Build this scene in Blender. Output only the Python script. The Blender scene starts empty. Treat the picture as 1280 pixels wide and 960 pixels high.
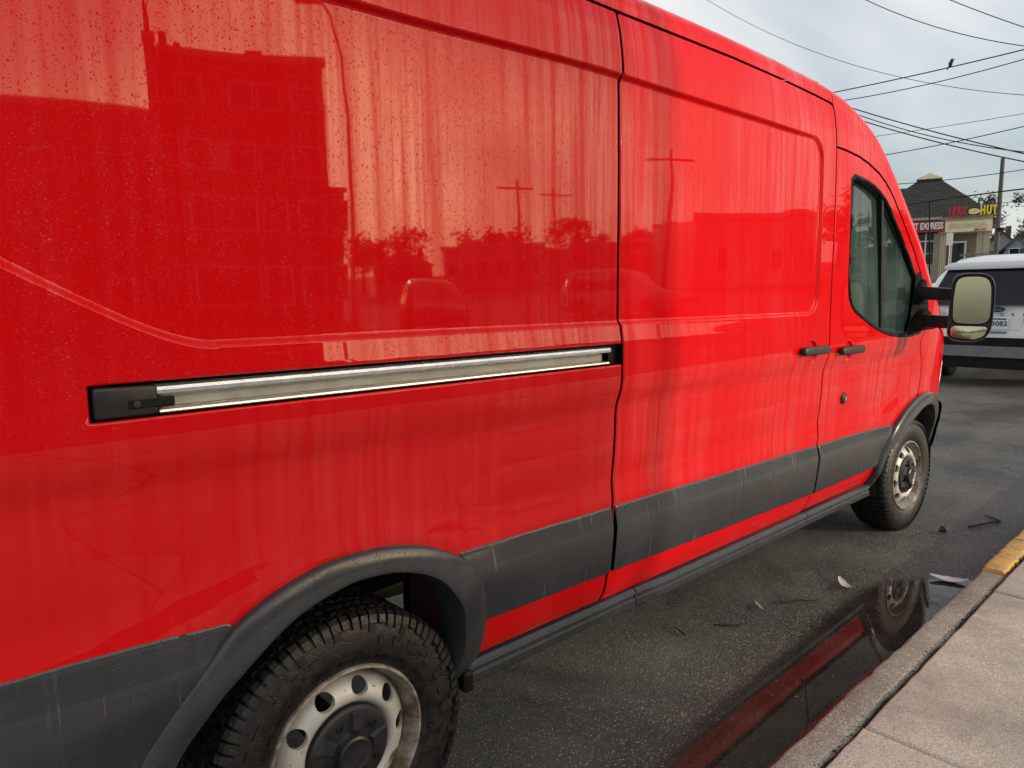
import bpy, bmesh, math, random
import numpy as np
from mathutils import Vector, Matrix
from mathutils.geometry import delaunay_2d_cdt
random.seed(7); RNG = np.random.default_rng(7)
S = bpy.context.scene; COL = S.collection

# ------------------------------------------------------------------ camera
cd = bpy.data.cameras.new('camera'); cam = bpy.data.objects.new('camera', cd); COL.objects.link(cam)
cd.sensor_fit = 'HORIZONTAL'; cd.sensor_width = 36.0; cd.lens = 889.856 / 1280 * 36.0
cd.clip_start = 0.05; cd.clip_end = 3000
_r = Vector((0.73135801, -0.68193075, -0.00926864)); _u = Vector((0.08888098, 0.08183099, 0.9926751)); _f = Vector((0.67617722, 0.7268247, -0.12045843))
cam.matrix_world = Matrix(((_r.x, _u.x, -_f.x, -0.83495), (_r.y, _u.y, -_f.y, -1.45277), (_r.z, _u.z, -_f.z, 1.47993), (0, 0, 0, 1)))
S.camera = cam
# ------------------------------------------------------------------ sky, sun, exposure
SUN_AZ, SUN_EL = math.radians(-63.0), math.radians(13.0)
w = bpy.data.worlds.new('World'); S.world = w; w.use_nodes = True
nt = w.node_tree; N = nt.nodes; L = nt.links; N.clear()
out = N.new('ShaderNodeOutputWorld'); bg = N.new('ShaderNodeBackground'); bg.inputs['Strength'].default_value = 0.10
L.new(bg.outputs[0], out.inputs[0])
sky = N.new('ShaderNodeTexSky'); sky.sky_type = 'NISHITA'; sky.sun_disc = False
sky.sun_elevation = SUN_EL; sky.sun_rotation = math.pi / 2 - SUN_AZ
sky.air_density = 1.0; sky.dust_density = 2.0; sky.ozone_density = 1.0
tc = N.new('ShaderNodeTexCoord')
# cloud layer: direction projected on a flat deck overhead
sep = N.new('ShaderNodeSeparateXYZ'); L.new(tc.outputs['Generated'], sep.inputs[0])
zc = N.new('ShaderNodeMath'); zc.operation = 'MAXIMUM'; zc.inputs[1].default_value = 0.0; L.new(sep.outputs['Z'], zc.inputs[0])
za = N.new('ShaderNodeMath'); za.operation = 'ADD'; za.inputs[1].default_value = 0.16; L.new(zc.outputs[0], za.inputs[0])
dv = N.new('ShaderNodeVectorMath'); dv.operation = 'DIVIDE'; L.new(tc.outputs['Generated'], dv.inputs[0]); L.new(za.outputs[0], dv.inputs[1])
mp = N.new('ShaderNodeMapping'); mp.inputs['Scale'].default_value = (0.55, 1.1, 0.0); mp.inputs['Rotation'].default_value = (0, 0, 0.5); L.new(dv.outputs[0], mp.inputs[0])
n1 = N.new('ShaderNodeTexNoise'); n1.inputs['Scale'].default_value = 0.9; n1.inputs['Detail'].default_value = 4; n1.inputs['Roughness'].default_value = 0.48; n1.inputs['Distortion'].default_value = 0.5
L.new(mp.outputs[0], n1.inputs['Vector'])
cr = N.new('ShaderNodeValToRGB'); cr.color_ramp.elements[0].position = 0.30; cr.color_ramp.elements[0].color = (0.22, 0.22, 0.22, 1)
cr.color_ramp.elements[1].position = 0.62; cr.color_ramp.elements[1].color = (0.85, 0.85, 0.85, 1); L.new(n1.outputs[0], cr.inputs[0])
cc = N.new('ShaderNodeValToRGB'); cc.color_ramp.elements[0].position = 0.3; cc.color_ramp.elements[0].color = (5.2, 5.5, 6.0, 1)
cc.color_ramp.elements[1].position = 0.68; cc.color_ramp.elements[1].color = (8.0, 7.85, 7.4, 1); L.new(n1.outputs[0], cc.inputs[0])
sd_ = N.new('ShaderNodeVectorMath'); sd_.operation = 'DOT_PRODUCT'; L.new(tc.outputs['Generated'], sd_.inputs[0])
sd_.inputs[1].default_value = (math.cos(SUN_AZ) * math.cos(SUN_EL), math.sin(SUN_AZ) * math.cos(SUN_EL), math.sin(SUN_EL))
gm = N.new('ShaderNodeMath'); gm.operation = 'MAXIMUM'; gm.inputs[1].default_value = 0.0; L.new(sd_.outputs['Value'], gm.inputs[0])
gp = N.new('ShaderNodeMath'); gp.operation = 'POWER'; gp.inputs[1].default_value = 15.0; L.new(gm.outputs[0], gp.inputs[0])
gw = N.new('ShaderNodeVectorMath'); gw.operation = 'SCALE'; gw.inputs[0].default_value = (7.0, 4.5, 1.9); L.new(gp.outputs[0], gw.inputs['Scale'])
ga = N.new('ShaderNodeVectorMath'); ga.operation = 'ADD'; ga.inputs[1].default_value = (1, 1, 1); L.new(gw.outputs[0], ga.inputs[0])
gc = N.new('ShaderNodeVectorMath'); gc.operation = 'MULTIPLY'; L.new(cc.outputs[0], gc.inputs[0]); L.new(ga.outputs[0], gc.inputs[1])
mx = N.new('ShaderNodeMix'); mx.data_type = 'RGBA'; L.new(cr.outputs[0], mx.inputs['Factor']); L.new(sky.outputs[0], mx.inputs['A']); L.new(gc.outputs[0], mx.inputs['B'])
L.new(mx.outputs['Result'], bg.inputs['Color'])
sl = bpy.data.lights.new('sun', 'SUN'); so = bpy.data.objects.new('sun', sl); COL.objects.link(so)
sl.energy = 1.5; sl.angle = math.radians(0.5); sl.color = (1.0, 0.86, 0.70)
so.rotation_euler = Vector((-math.cos(SUN_AZ) * math.cos(SUN_EL), -math.sin(SUN_AZ) * math.cos(SUN_EL), -math.sin(SUN_EL))).to_track_quat('-Z', 'Y').to_euler()
so.location = (10, -20, 20)
S.view_settings.view_transform = 'Standard'; S.view_settings.look = 'None'; S.view_settings.gamma = 1.0; S.view_settings.use_curve_mapping = False
S.view_settings.exposure = 0.62

S.cycles.max_bounces = 6; S.cycles.diffuse_bounces = 3; S.cycles.glossy_bounces = 3; S.cycles.transmission_bounces = 4; S.cycles.caustics_reflective = False; S.cycles.caustics_refractive = False

# ------------------------------------------------------------------ helpers
def sstep(a, b, x):
    t = np.clip((x - a) / (b - a), 0, 1); return t * t * (3 - 2 * t)
def link(name, me, mat, parent=None, off=None):
    o = bpy.data.objects.new(name, me); COL.objects.link(o)
    if mat is not None and not me.materials:
        for m in (mat if isinstance(mat, (list, tuple)) else [mat]): me.materials.append(m)
    if parent is not None:
        o.parent = parent
        if off is not False: o.location = off if off is not None else -ROOTLOC.get(parent.name, Vector((0, 0, 0)))
    return o
ROOTLOC = {}
def mesh(name, v, f, smooth=False):
    me = bpy.data.meshes.new(name); me.from_pydata([tuple(map(float, p)) for p in v], [], [tuple(map(int, q)) for q in f]); me.update()
    if smooth: me.polygons.foreach_set('use_smooth', [True] * len(me.polygons))
    return me
def from_bm(name, bm, smooth=False):
    bmesh.ops.recalc_face_normals(bm, faces=bm.faces)
    me = bpy.data.meshes.new(name); bm.to_mesh(me); bm.free()
    if smooth: me.polygons.foreach_set('use_smooth', [True] * len(me.polygons))
    return me
def smooth_angle(me, deg=35):
    me.polygons.foreach_set('use_smooth', [True] * len(me.polygons))
    me.set_sharp_from_angle(angle=math.radians(deg)); return me
def tag(o, label, cat, group=None, kind=None):
    if label: o['label'] = label
    if cat: o['category'] = cat
    if group: o['group'] = group
    if kind: o['kind'] = kind
    return o
def struct(o): o['kind'] = 'structure'; return o
def thing(name, label, cat, loc=(0, 0, 0), rz=0.0, group=None):
    o = bpy.data.objects.new(name, None); COL.objects.link(o); o.location = loc; o.rotation_euler = (0, 0, rz); o.empty_display_size = 0.2
    return tag(o, label, cat, group)
def bm_box(bm, c, s, bev=0.0, rot=None, seg=1):
    r = bmesh.ops.create_cube(bm, size=1.0); vs = r['verts']
    bmesh.ops.scale(bm, verts=vs, vec=s)
    if bev > 0:
        es = list({e for v in vs for e in v.link_edges}); rr = bmesh.ops.bevel(bm, geom=es, offset=bev, segments=seg, profile=0.5, affect='EDGES')
        vs = list({v for f in rr['faces'] for v in f.verts} | {v for v in vs if v.is_valid})
    if rot is not None: bmesh.ops.rotate(bm, verts=vs, cent=(0, 0, 0), matrix=rot)
    bmesh.ops.translate(bm, verts=vs, vec=c); return vs
def boxm(name, c, s, bev=0.0, rot=None, seg=1, smooth=False):
    bm = bmesh.new(); bm_box(bm, c, s, bev, rot, seg); me = from_bm(name, bm)
    return smooth_angle(me, 50) if smooth else me
def tube_data(pts, rad, n=8, caps=True):
    pts = [Vector(p) for p in pts]; V = []; F = []
    rads = rad if isinstance(rad, (list, tuple)) else [rad] * len(pts)
    up = Vector((0, 0, 1))
    t0 = (pts[1] - pts[0]).normalized()
    if abs(t0.dot(up)) > 0.9: up = Vector((1, 0, 0))
    for i, p in enumerate(pts):
        t = (pts[min(i + 1, len(pts) - 1)] - pts[max(i - 1, 0)]).normalized()
        a = t.cross(up).normalized(); b = a.cross(t).normalized()
        for k in range(n):
            an = 2 * math.pi * k / n; V.append(p + (a * math.cos(an) + b * math.sin(an)) * rads[i])
    for i in range(len(pts) - 1):
        for k in range(n): F.append((i * n + k, i * n + (k + 1) % n, (i + 1) * n + (k + 1) % n, (i + 1) * n + k))
    if caps: F.append(tuple(range(n))); F.append(tuple(range((len(pts) - 1) * n, len(pts) * n)))
    return V, F
def tubem(name, pts, rad, n=8):
    v, f = tube_data(pts, rad, n); me = mesh(name, v, f); bm = bmesh.new(); bm.from_mesh(me); bmesh.ops.recalc_face_normals(bm, faces=bm.faces); bm.to_mesh(me); bm.free()
    return smooth_angle(me, 50)
class MB:                       # collects raw geometry into one mesh
    def __init__(s): s.v = []; s.f = []
    def add(s, v, f): b = len(s.v); s.v += [tuple(p) for p in v]; s.f += [tuple(i + b for i in q) for q in f]
    def box(s, x0, x1, y0, y1, z0, z1):
        s.add([(x0, y0, z0), (x1, y0, z0), (x1, y1, z0), (x0, y1, z0), (x0, y0, z1), (x1, y0, z1), (x1, y1, z1), (x0, y1, z1)],
              [(3, 2, 1, 0), (4, 5, 6, 7), (0, 1, 5, 4), (1, 2, 6, 5), (2, 3, 7, 6), (3, 0, 4, 7)])
    def tube(s, pts, r, n=8): s.add(*tube_data(pts, r, n))
    def mesh(s, name, smooth=None):
        me = mesh(name, s.v, s.f)
        if smooth: smooth_angle(me, smooth)
        return me
def lathe_y(name, prof, n=64, cap=False):      # profile of (r, y) turned round the y axis
    V = []; F = []
    for (r, y) in prof:
        for k in range(n): a = 2 * math.pi * k / n; V.append((r * math.cos(a), y, r * math.sin(a)))
    for i in range(len(prof) - 1):
        for k in range(n): F.append((i * n + k, (i + 1) * n + k, (i + 1) * n + (k + 1) % n, i * n + (k + 1) % n))
    if cap: F.append(tuple(range((len(prof) - 1) * n, len(prof) * n)))
    return mesh(name, V, F)
def prism(name, poly, axis, a, b, bev=0.0, seg=2):     # 2D outline extruded along an axis ('x','y','z')
    bm = bmesh.new()
    def P(u, v, t): return {'x': (t, u, v), 'y': (u, t, v), 'z': (u, v, t)}[axis]
    lo = [bm.verts.new(P(u, v, a)) for u, v in poly]; hi = [bm.verts.new(P(u, v, b)) for u, v in poly]
    n = len(poly)
    bm.faces.new(lo); bm.faces.new(hi)
    for i in range(n): bm.faces.new((lo[i], lo[(i + 1) % n], hi[(i + 1) % n], hi[i]))
    bmesh.ops.recalc_face_normals(bm, faces=bm.faces)
    if bev > 0: bmesh.ops.bevel(bm, geom=list(bm.edges), offset=bev, segments=seg, profile=0.5, affect='EDGES', clamp_overlap=True)
    return smooth_angle(from_bm(name, bm), 40)
def text_mesh(name, s, size, depth=0.0, bold=0.0, spacing=1.0, align='CENTER'):
    cu = bpy.data.curves.new(name, 'FONT'); cu.body = s; cu.size = size; cu.extrude = depth; cu.offset = bold; cu.space_character = spacing; cu.align_x = align; cu.align_y = 'CENTER'; cu.resolution_u = 3
    o = bpy.data.objects.new(name, cu); COL.objects.link(o); dg = bpy.context.evaluated_depsgraph_get(); dg.update()
    me = bpy.data.meshes.new_from_object(o.evaluated_get(dg)); COL.objects.unlink(o); bpy.data.objects.remove(o); me.name = name; me.materials.clear()
    return me
def frame_mat(origin, xdir, ydir):             # local x,y plane placed in the world
    x = Vector(xdir).normalized(); y = Vector(ydir).normalized(); z = x.cross(y)
    return Matrix(((x.x, y.x, z.x, origin[0]), (x.y, y.y, z.y, origin[1]), (x.z, y.z, z.z, origin[2]), (0, 0, 0, 1)))

# ------------------------------------------------------------------ materials
class NT:
    def __init__(s, name):
        s.m = bpy.data.materials.new(name); s.m.use_nodes = True; s.t = s.m.node_tree; s.b = s.t.nodes['Principled BSDF']; s.o = s.t.nodes['Material Output']
        s.c = s.n('ShaderNodeTexCoord')
    def n(s, t): return s.t.nodes.new(t)
    def l(s, a, b): s.t.links.new(a, b)
    def set(s, **k):
        for a, v in k.items(): s.b.inputs[a.replace('_', ' ')].default_value = v if not (isinstance(v, tuple) and len(v) == 3) else (*v, 1)
        return s
    def mapping(s, scale, src='Object'):
        m = s.n('ShaderNodeMapping'); m.inputs['Scale'].default_value = scale; s.l(s.c.outputs[src], m.inputs[0]); return m.outputs[0]
    def noise(s, vec, scale, detail=4, rough=0.55, dist=0.0):
        m = s.n('ShaderNodeTexNoise'); m.inputs['Scale'].default_value = scale; m.inputs['Detail'].default_value = detail; m.inputs['Roughness'].default_value = rough; m.inputs['Distortion'].default_value = dist
        if vec is not None: s.l(vec, m.inputs['Vector'])
        return m.outputs[0]
    def vor(s, vec, scale, feature='F1', rnd=1.0):
        m = s.n('ShaderNodeTexVoronoi'); m.feature = feature; m.inputs['Scale'].default_value = scale; m.inputs['Randomness'].default_value = rnd
        if vec is not None: s.l(vec, m.inputs['Vector'])
        return m
    def ramp(s, fac, stops):
        r = s.n('ShaderNodeValToRGB'); e = r.color_ramp.elements
        while len(e) < len(stops): e.new(0.5)
        for k, (p, c) in enumerate(stops):
            e[k].position = p; e[k].color = (c, c, c, 1) if not isinstance(c, tuple) else (*c, 1)
        s.l(fac, r.inputs[0]); return r.outputs[0]
    def math(s, op, a, b=None, c=None, clamp=False):
        m = s.n('ShaderNodeMath'); m.operation = op; m.use_clamp = clamp
        for i, x in enumerate((a, b, c)):
            if x is None: continue
            if isinstance(x, (int, float)): m.inputs[i].default_value = x
            else: s.l(x, m.inputs[i])
        return m.outputs[0]
    def mix(s, fac, a, b):
        m = s.n('ShaderNodeMix'); m.data_type = 'RGBA'
        for k, x in (('Factor', fac), ('A', a), ('B', b)):
            if isinstance(x, (int, float)): m.inputs[k].default_value = x
            elif isinstance(x, tuple): m.inputs[k].default_value = (*x, 1)
            else: s.l(x, m.inputs[k])
        return m.outputs['Result']
    def bump(s, h, strength=0.3, dist=0.01, normal=None):
        b = s.n('ShaderNodeBump'); b.inputs['Strength'].default_value = strength; b.inputs['Distance'].default_value = dist; s.l(h, b.inputs['Height'])
        if normal is not None: s.l(normal, b.inputs['Normal'])
        return b.outputs[0]
    def inp(s, name, sock): s.l(sock, s.b.inputs[name]); return s
def plain(name, col, rough=0.5, metal=0.0, var=0.12, scale=12.0, bump=0.0, bscale=80.0, spec=0.5):
    a = NT(name); n = a.noise(a.c.outputs['Object'], scale, 5)
    f = a.ramp(n, [(0.3, 0.0), (0.7, 1.0)])
    a.inp('Base Color', a.mix(f, tuple(c * (1 - var) for c in col), tuple(min(1, c * (1 + var)) for c in col)))
    a.set(Roughness=rough, Metallic=metal, Specular_IOR_Level=spec)
    a.inp('Roughness', a.math('MULTIPLY_ADD', f, 0.15, rough - 0.07))
    if bump: a.inp('Normal', a.bump(a.noise(a.c.outputs['Object'], bscale, 4), bump, 0.005))
    return a.m
def wet_layers(a, dens=0.5):
    """water beads and run-off streaks in object X/Z (the side of the van)"""
    sp = a.n('ShaderNodeSeparateXYZ'); a.l(a.c.outputs['Object'], sp.inputs[0])
    cb = a.n('ShaderNodeCombineXYZ'); a.l(sp.outputs['X'], cb.inputs[0]); a.l(sp.outputs['Z'], cb.inputs[1])
    st = a.n('ShaderNodeMapping'); st.inputs['Scale'].default_value = (26, 0.9, 1); a.l(cb.outputs[0], st.inputs[0])
    s1 = a.noise(st.outputs[0], 1.0, 3, 0.6, 0.25)
    st2 = a.n('ShaderNodeMapping'); st2.inputs['Scale'].default_value = (70, 1.6, 1); st2.inputs['Location'].default_value = (3, 5, 0); a.l(cb.outputs[0], st2.inputs[0])
    s2 = a.noise(st2.outputs[0], 1.0, 2, 0.5, 0.15)
    big = a.noise(cb.outputs[0], 1.6, 2, 0.5)
    streak = a.ramp(a.math('MULTIPLY_ADD', s2, 0.35, a.math('MULTIPLY', s1, 0.75)), [(0.44, 0.0), (0.64, 1.0)])
    streak = a.math('MULTIPLY', streak, a.ramp(big, [(0.36, 0.15), (0.6, 1.0)]))
    # beads
    def beads(scale, lo, hi, seedloc, keep):
        mm = a.n('ShaderNodeMapping'); mm.inputs['Location'].default_value = seedloc; a.l(cb.outputs[0], mm.inputs[0])
        v = a.vor(mm.outputs[0], scale)
        sc = a.n('ShaderNodeSeparateColor'); a.l(v.outputs['Color'], sc.inputs[0])
        rad = a.math('MULTIPLY_ADD', sc.outputs[0], hi - lo, lo)
        k = a.math('SUBTRACT', 1.0, a.math('DIVIDE', v.outputs['Distance'], rad), clamp=True)
        k = a.math('POWER', k, 0.5)
        return a.math('MULTIPLY', k, a.math('GREATER_THAN', a.math('ADD', sc.outputs[1], a.math('MULTIPLY', big, 0.6)), keep))
    bd = a.math('MAXIMUM', beads(200, 0.10, 0.36, (0, 0, 0), 1.14 - dens), a.math('MULTIPLY', beads(85, 0.08, 0.22, (4, 2, 0), 1.22 - dens * 0.7), 1.6))
    bd = a.math('MULTIPLY', bd, a.math('SUBTRACT', 1.0, a.math('MULTIPLY', streak, 0.55)))
    return streak, bd, big
def mat_paint():
    a = NT('red_paint'); st, bd, big = wet_layers(a, 0.62)
    a.inp('Base Color', a.mix(a.math('MULTIPLY', st, 0.30), (0.64, 0.004, 0.007), (0.68, 0.012, 0.016)))
    a.set(Roughness=0.6, Specular_IOR_Level=0.0, Coat_IOR=1.5)
    a.inp('Coat Weight', a.math('MULTIPLY_ADD', st, 0.62, 0.38, clamp=True))
    a.inp('Coat Roughness', a.math('MULTIPLY_ADD', big, 0.05, 0.0))
    a.inp('Coat Normal', a.bump(bd, 1.0, 0.0018)); return a.m
def mat_clad(name, drips):
    a = NT(name); st, bd, big = wet_layers(a, 0.6)
    dr = a.ramp(a.noise(a.mapping((60, 1, 3.2)), 1.0, 2, 0.5, 0.15), [(0.62, 0.0), (0.68, 1.0)])
    dr = a.math('MULTIPLY', a.math('MULTIPLY', dr, a.ramp(a.noise(a.mapping((3, 1, 5)), 1.0, 2), [(0.50, 0.0), (0.60, 1.0)])), drips)
    a.inp('Base Color', a.mix(dr, a.mix(a.math('MULTIPLY', st, 0.3), (0.036, 0.040, 0.047), (0.064, 0.068, 0.077)), (0.10, 0.102, 0.106)))
    a.inp('Roughness', a.math('MULTIPLY_ADD', dr, 0.2, a.math('MULTIPLY_ADD', big, 0.12, 0.16))); a.set(Specular_IOR_Level=0.55)
    a.inp('Normal', a.bump(bd, 0.9, 0.0016)); return a.m
def mat_asphalt():
    a = NT('wet_asphalt'); o = a.c.outputs['Object']
    v = a.vor(o, 125); sc = a.n('ShaderNodeSeparateColor'); a.l(v.outputs['Color'], sc.inputs[0])
    v2 = a.vor(o, 300); sc2 = a.n('ShaderNodeSeparateColor'); a.l(v2.outputs['Color'], sc2.inputs[0])
    big = a.noise(o, 1.1, 4, 0.65)
    wet = a.ramp(big, [(0.40, 0.0), (0.60, 1.0)])
    stone = a.math('MULTIPLY', a.ramp(sc.outputs[0], [(0.62, 0.0), (0.95, 1.0)]), a.ramp(v.outputs['Distance'], [(0.20, 1.0), (0.42, 0.0)]))
    st2 = a.math('MULTIPLY', a.ramp(sc2.outputs[1], [(0.55, 0.0), (1.0, 1.0)]), a.ramp(v2.outputs['Distance'], [(0.25, 1.0), (0.5, 0.0)]))
    base = a.mix(wet, (0.032, 0.032, 0.031), (0.115, 0.113, 0.106))
    at = a.n('ShaderNodeAttribute'); at.attribute_name = 'wet'; damp = at.outputs['Fac']
    base = a.mix(a.math('MULTIPLY', damp, 0.7), base, (0.026, 0.025, 0.022))
    base = a.mix(a.math('MULTIPLY', st2, 0.7), base, (0.36, 0.35, 0.30)); base = a.mix(a.math('MULTIPLY', stone, 0.85), base, (0.62, 0.60, 0.52))
    a.inp('Base Color', base); a.inp('Roughness', a.math('MULTIPLY_ADD', damp, -0.22, a.math('MULTIPLY_ADD', wet, 0.30, 0.42)))
    h = a.math('ADD', a.math('MULTIPLY', v.outputs['Distance'], -0.8), a.math('MULTIPLY', v2.outputs['Distance'], -0.5))
    a.inp('Normal', a.bump(h, 1.0, 0.008)); return a.m
def mat_concrete(name, c0, c1, sc=1.0, specks=0.5):
    a = NT(name); o = a.c.outputs['Object']
    big = a.noise(o, 2.2, 6, 0.65); fine = a.noise(o, 160, 4, 0.7)
    v = a.vor(o, 240); s_ = a.n('ShaderNodeSeparateColor'); a.l(v.outputs['Color'], s_.inputs[0])
    b = a.mix(a.ramp(big, [(0.32, 0.0), (0.68, 1.0)]), c0, c1)
    b = a.mix(a.math('MULTIPLY', a.ramp(s_.outputs[0], [(0.7, 0.0), (1.0, 1.0)]), specks), b, tuple(min(1, x * 1.9) for x in c1))
    b = a.mix(a.math('MULTIPLY', a.ramp(s_.outputs[1], [(0.8, 0.0), (1.0, 1.0)]), specks), b, tuple(x * 0.35 for x in c0))
    b = a.mix(a.ramp(a.noise(o, 3.2, 6, 0.75), [(0.50, 0.0), (0.70, 0.5)]), b, tuple(x * 0.42 for x in c0))
    b = a.mix(a.ramp(fine, [(0.35, 0.55), (0.5, 0.0)]), b, tuple(x * 0.45 for x in c0)); b = a.mix(a.ramp(fine, [(0.55, 0.0), (0.72, 0.6)]), b, tuple(min(1, x * 1.5) for x in c1))
    gum = a.vor(o, 3.1); gs = a.n('ShaderNodeSeparateColor'); a.l(gum.outputs['Color'], gs.inputs[0])
    gk = a.math('MULTIPLY', a.ramp(a.math('MULTIPLY_ADD', a.noise(o, 30, 3), 0.05, gum.outputs['Distance']), [(0.085, 1.0), (0.105, 0.0)]), a.math('GREATER_THAN', gs.outputs[0], 0.55))
    b = a.mix(a.math('MULTIPLY', gk, 0.6), b, tuple(x * 0.35 for x in c0))
    b = a.mix(a.ramp(a.noise(o, 0.9, 4, 0.7, 0.6), [(0.48, 0.0), (0.66, 0.42)]), b, tuple(x * 0.5 for x in c0))
    a.inp('Base Color', b); a.set(Roughness=0.72)
    a.inp('Normal', a.bump(a.math('ADD', fine, a.math('MULTIPLY', v.outputs['Distance'], -0.6)), 0.5, 0.004)); return a.m
def mat_yellow():
    a = NT('worn_yellow_paint'); o = a.c.outputs['Object']
    wear = a.ramp(a.math('MULTIPLY_ADD', a.noise(o, 60, 4), 0.5, a.math('MULTIPLY', a.noise(o, 9, 5, 0.7), 0.6)), [(0.52, 0.0), (0.66, 1.0)])
    a.inp('Base Color', a.mix(wear, (0.62, 0.37, 0.06), (0.24, 0.22, 0.18))); a.set(Roughness=0.6)
    a.inp('Normal', a.bump(a.noise(o, 150, 4, 0.7), 0.5, 0.004)); return a.m
def mat_water():
    a = NT('puddle_water'); o = a.c.outputs['Object']; nb = a.bump(a.noise(o, 9, 2), 0.02, 0.01)
    gl = a.n('ShaderNodeBsdfGlossy'); gl.inputs['Roughness'].default_value = 0.03; a.l(nb, gl.inputs['Normal'])
    tw = a.n('ShaderNodeBsdfTransparent'); tw.inputs[0].default_value = (0.80, 0.77, 0.70, 1)
    silt = a.n('ShaderNodeBsdfDiffuse'); silt.inputs[0].default_value = (0.10, 0.095, 0.08, 1)
    m0 = a.n('ShaderNodeMixShader'); a.l(a.ramp(a.noise(o, 4, 4, 0.6), [(0.4, 0.05), (0.7, 0.35)]), m0.inputs[0]); a.l(tw.outputs[0], m0.inputs[1]); a.l(silt.outputs[0], m0.inputs[2])
    fr = a.n('ShaderNodeFresnel'); fr.inputs[0].default_value = 1.45; a.l(nb, fr.inputs['Normal'])
    m1 = a.n('ShaderNodeMixShader'); a.l(fr.outputs[0], m1.inputs[0]); a.l(m0.outputs[0], m1.inputs[1]); a.l(gl.outputs[0], m1.inputs[2])
    at = a.n('ShaderNodeAttribute'); at.attribute_name = 'depth'
    k = a.ramp(a.math('MULTIPLY_ADD', a.noise(o, 26, 4, 0.65), 0.9, a.math('ADD', at.outputs['Fac'], -0.45)), [(0.25, 0.0), (0.85, 1.0)])
    tr = a.n('ShaderNodeBsdfTransparent'); m = a.n('ShaderNodeMixShader'); a.l(k, m.inputs[0]); a.l(tr.outputs[0], m.inputs[1]); a.l(m1.outputs[0], m.inputs[2]); a.l(m.outputs[0], a.o.inputs[0]); a.t.nodes.remove(a.b); return a.m
def mat_glass(name, tint, fog, fogcol=(0.30, 0.42, 0.39)):
    """side window: clear tinted pane with condensation on it"""
    a = NT(name); t = a.t
    gl = a.n('ShaderNodeBsdfGlossy'); gl.inputs['Roughness'].default_value = 0.02
    tr = a.n('ShaderNodeBsdfTransparent'); tr.inputs[0].default_value = (*tint, 1)
    df = a.n('ShaderNodeBsdfTranslucent'); df.inputs[0].default_value = (*fogcol, 1)
    d2 = a.n('ShaderNodeBsdfDiffuse'); d2.inputs[0].default_value = (*fogcol, 1)
    ad = a.n('ShaderNodeMixShader'); ad.inputs[0].default_value = 0.5; a.l(d2.outputs[0], ad.inputs[1]); a.l(df.outputs[0], ad.inputs[2])
    sp = a.mapping((9, 9, 0.8)); n = a.noise(sp, 1.5, 5, 0.6, 0.3); n2 = a.noise(a.c.outputs['Object'], 2.2, 3)
    fm = a.math('MULTIPLY', a.ramp(a.math('MULTIPLY_ADD', n2, 0.55, a.math('MULTIPLY', n, 0.5)), [(0.38, 0.25), (0.62, 1.0)]), fog)
    m1 = a.n('ShaderNodeMixShader'); a.l(fm, m1.inputs[0]); a.l(tr.outputs[0], m1.inputs[1]); a.l(ad.outputs[0], m1.inputs[2])
    fr = a.n('ShaderNodeFresnel'); fr.inputs[0].default_value = 1.5
    m2 = a.n('ShaderNodeMixShader'); a.l(fr.outputs[0], m2.inputs[0]); a.l(m1.outputs[0], m2.inputs[1]); a.l(gl.outputs[0], m2.inputs[2])
    a.l(m2.outputs[0], a.o.inputs[0]); t.nodes.remove(a.b); return a.m
def mat_mirror():
    a = NT('mirror_glass'); n = a.noise(a.c.outputs['Object'], 180, 3)
    a.set(Base_Color=(0.56, 0.55, 0.36), Metallic=1.0); a.inp('Roughness', a.ramp(n, [(0.4, 0.05), (0.65, 0.25)])); a.inp('Normal', a.bump(n, 0.10, 0.001)); return a.m  # olive tint in the base colour imitates a yellowish reflected view
def mat_steel():
    a = NT('painted_steel_wheel'); o = a.c.outputs['Object']
    n = a.noise(o, 18, 6, 0.7); sp = a.n('ShaderNodeSeparateXYZ'); a.l(o, sp.inputs[0])
    r2 = a.math('SQRT', a.math('ADD', a.math('POWER', sp.outputs[0], 2.0), a.math('POWER', sp.outputs[2], 2.0)))
    rust = a.math('MULTIPLY', a.ramp(r2, [(0.176, 0.0), (0.190, 1.0)]), a.ramp(n, [(0.38, 0.25), (0.62, 0.95)]))
    spot = a.ramp(a.noise(o, 55, 3), [(0.68, 0.0), (0.74, 0.8)])
    c = a.mix(a.ramp(a.noise(o, 9, 5), [(0.3, 0.0), (0.7, 1.0)]), (0.46, 0.455, 0.43), (0.60, 0.595, 0.57))
    c = a.mix(a.math('MAXIMUM', rust, spot), c, (0.13, 0.085, 0.05)); a.inp('Base Color', c)
    a.set(Metallic=0.25, Roughness=0.42); a.inp('Normal', a.bump(n, 0.15, 0.003)); return a.m
def mat_rubber():
    a = NT('tyre_rubber'); o = a.c.outputs['Object']; n = a.noise(o, 40, 5, 0.6)
    a.inp('Base Color', a.mix(a.ramp(n, [(0.4, 0.0), (0.75, 1.0)]), (0.006, 0.006, 0.007), (0.022, 0.021, 0.020)))
    a.inp('Roughness', a.ramp(n, [(0.3, 0.32), (0.7, 0.62)])); v = a.vor(o, 26, 'DISTANCE_TO_EDGE')
    a.inp('Normal', a.bump(a.math('ADD', a.ramp(v.outputs['Distance'], [(0.0, 0.0), (0.06, 1.0)]), a.math('MULTIPLY', n, 0.4)), 0.25, 0.003)); return a.m
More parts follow.
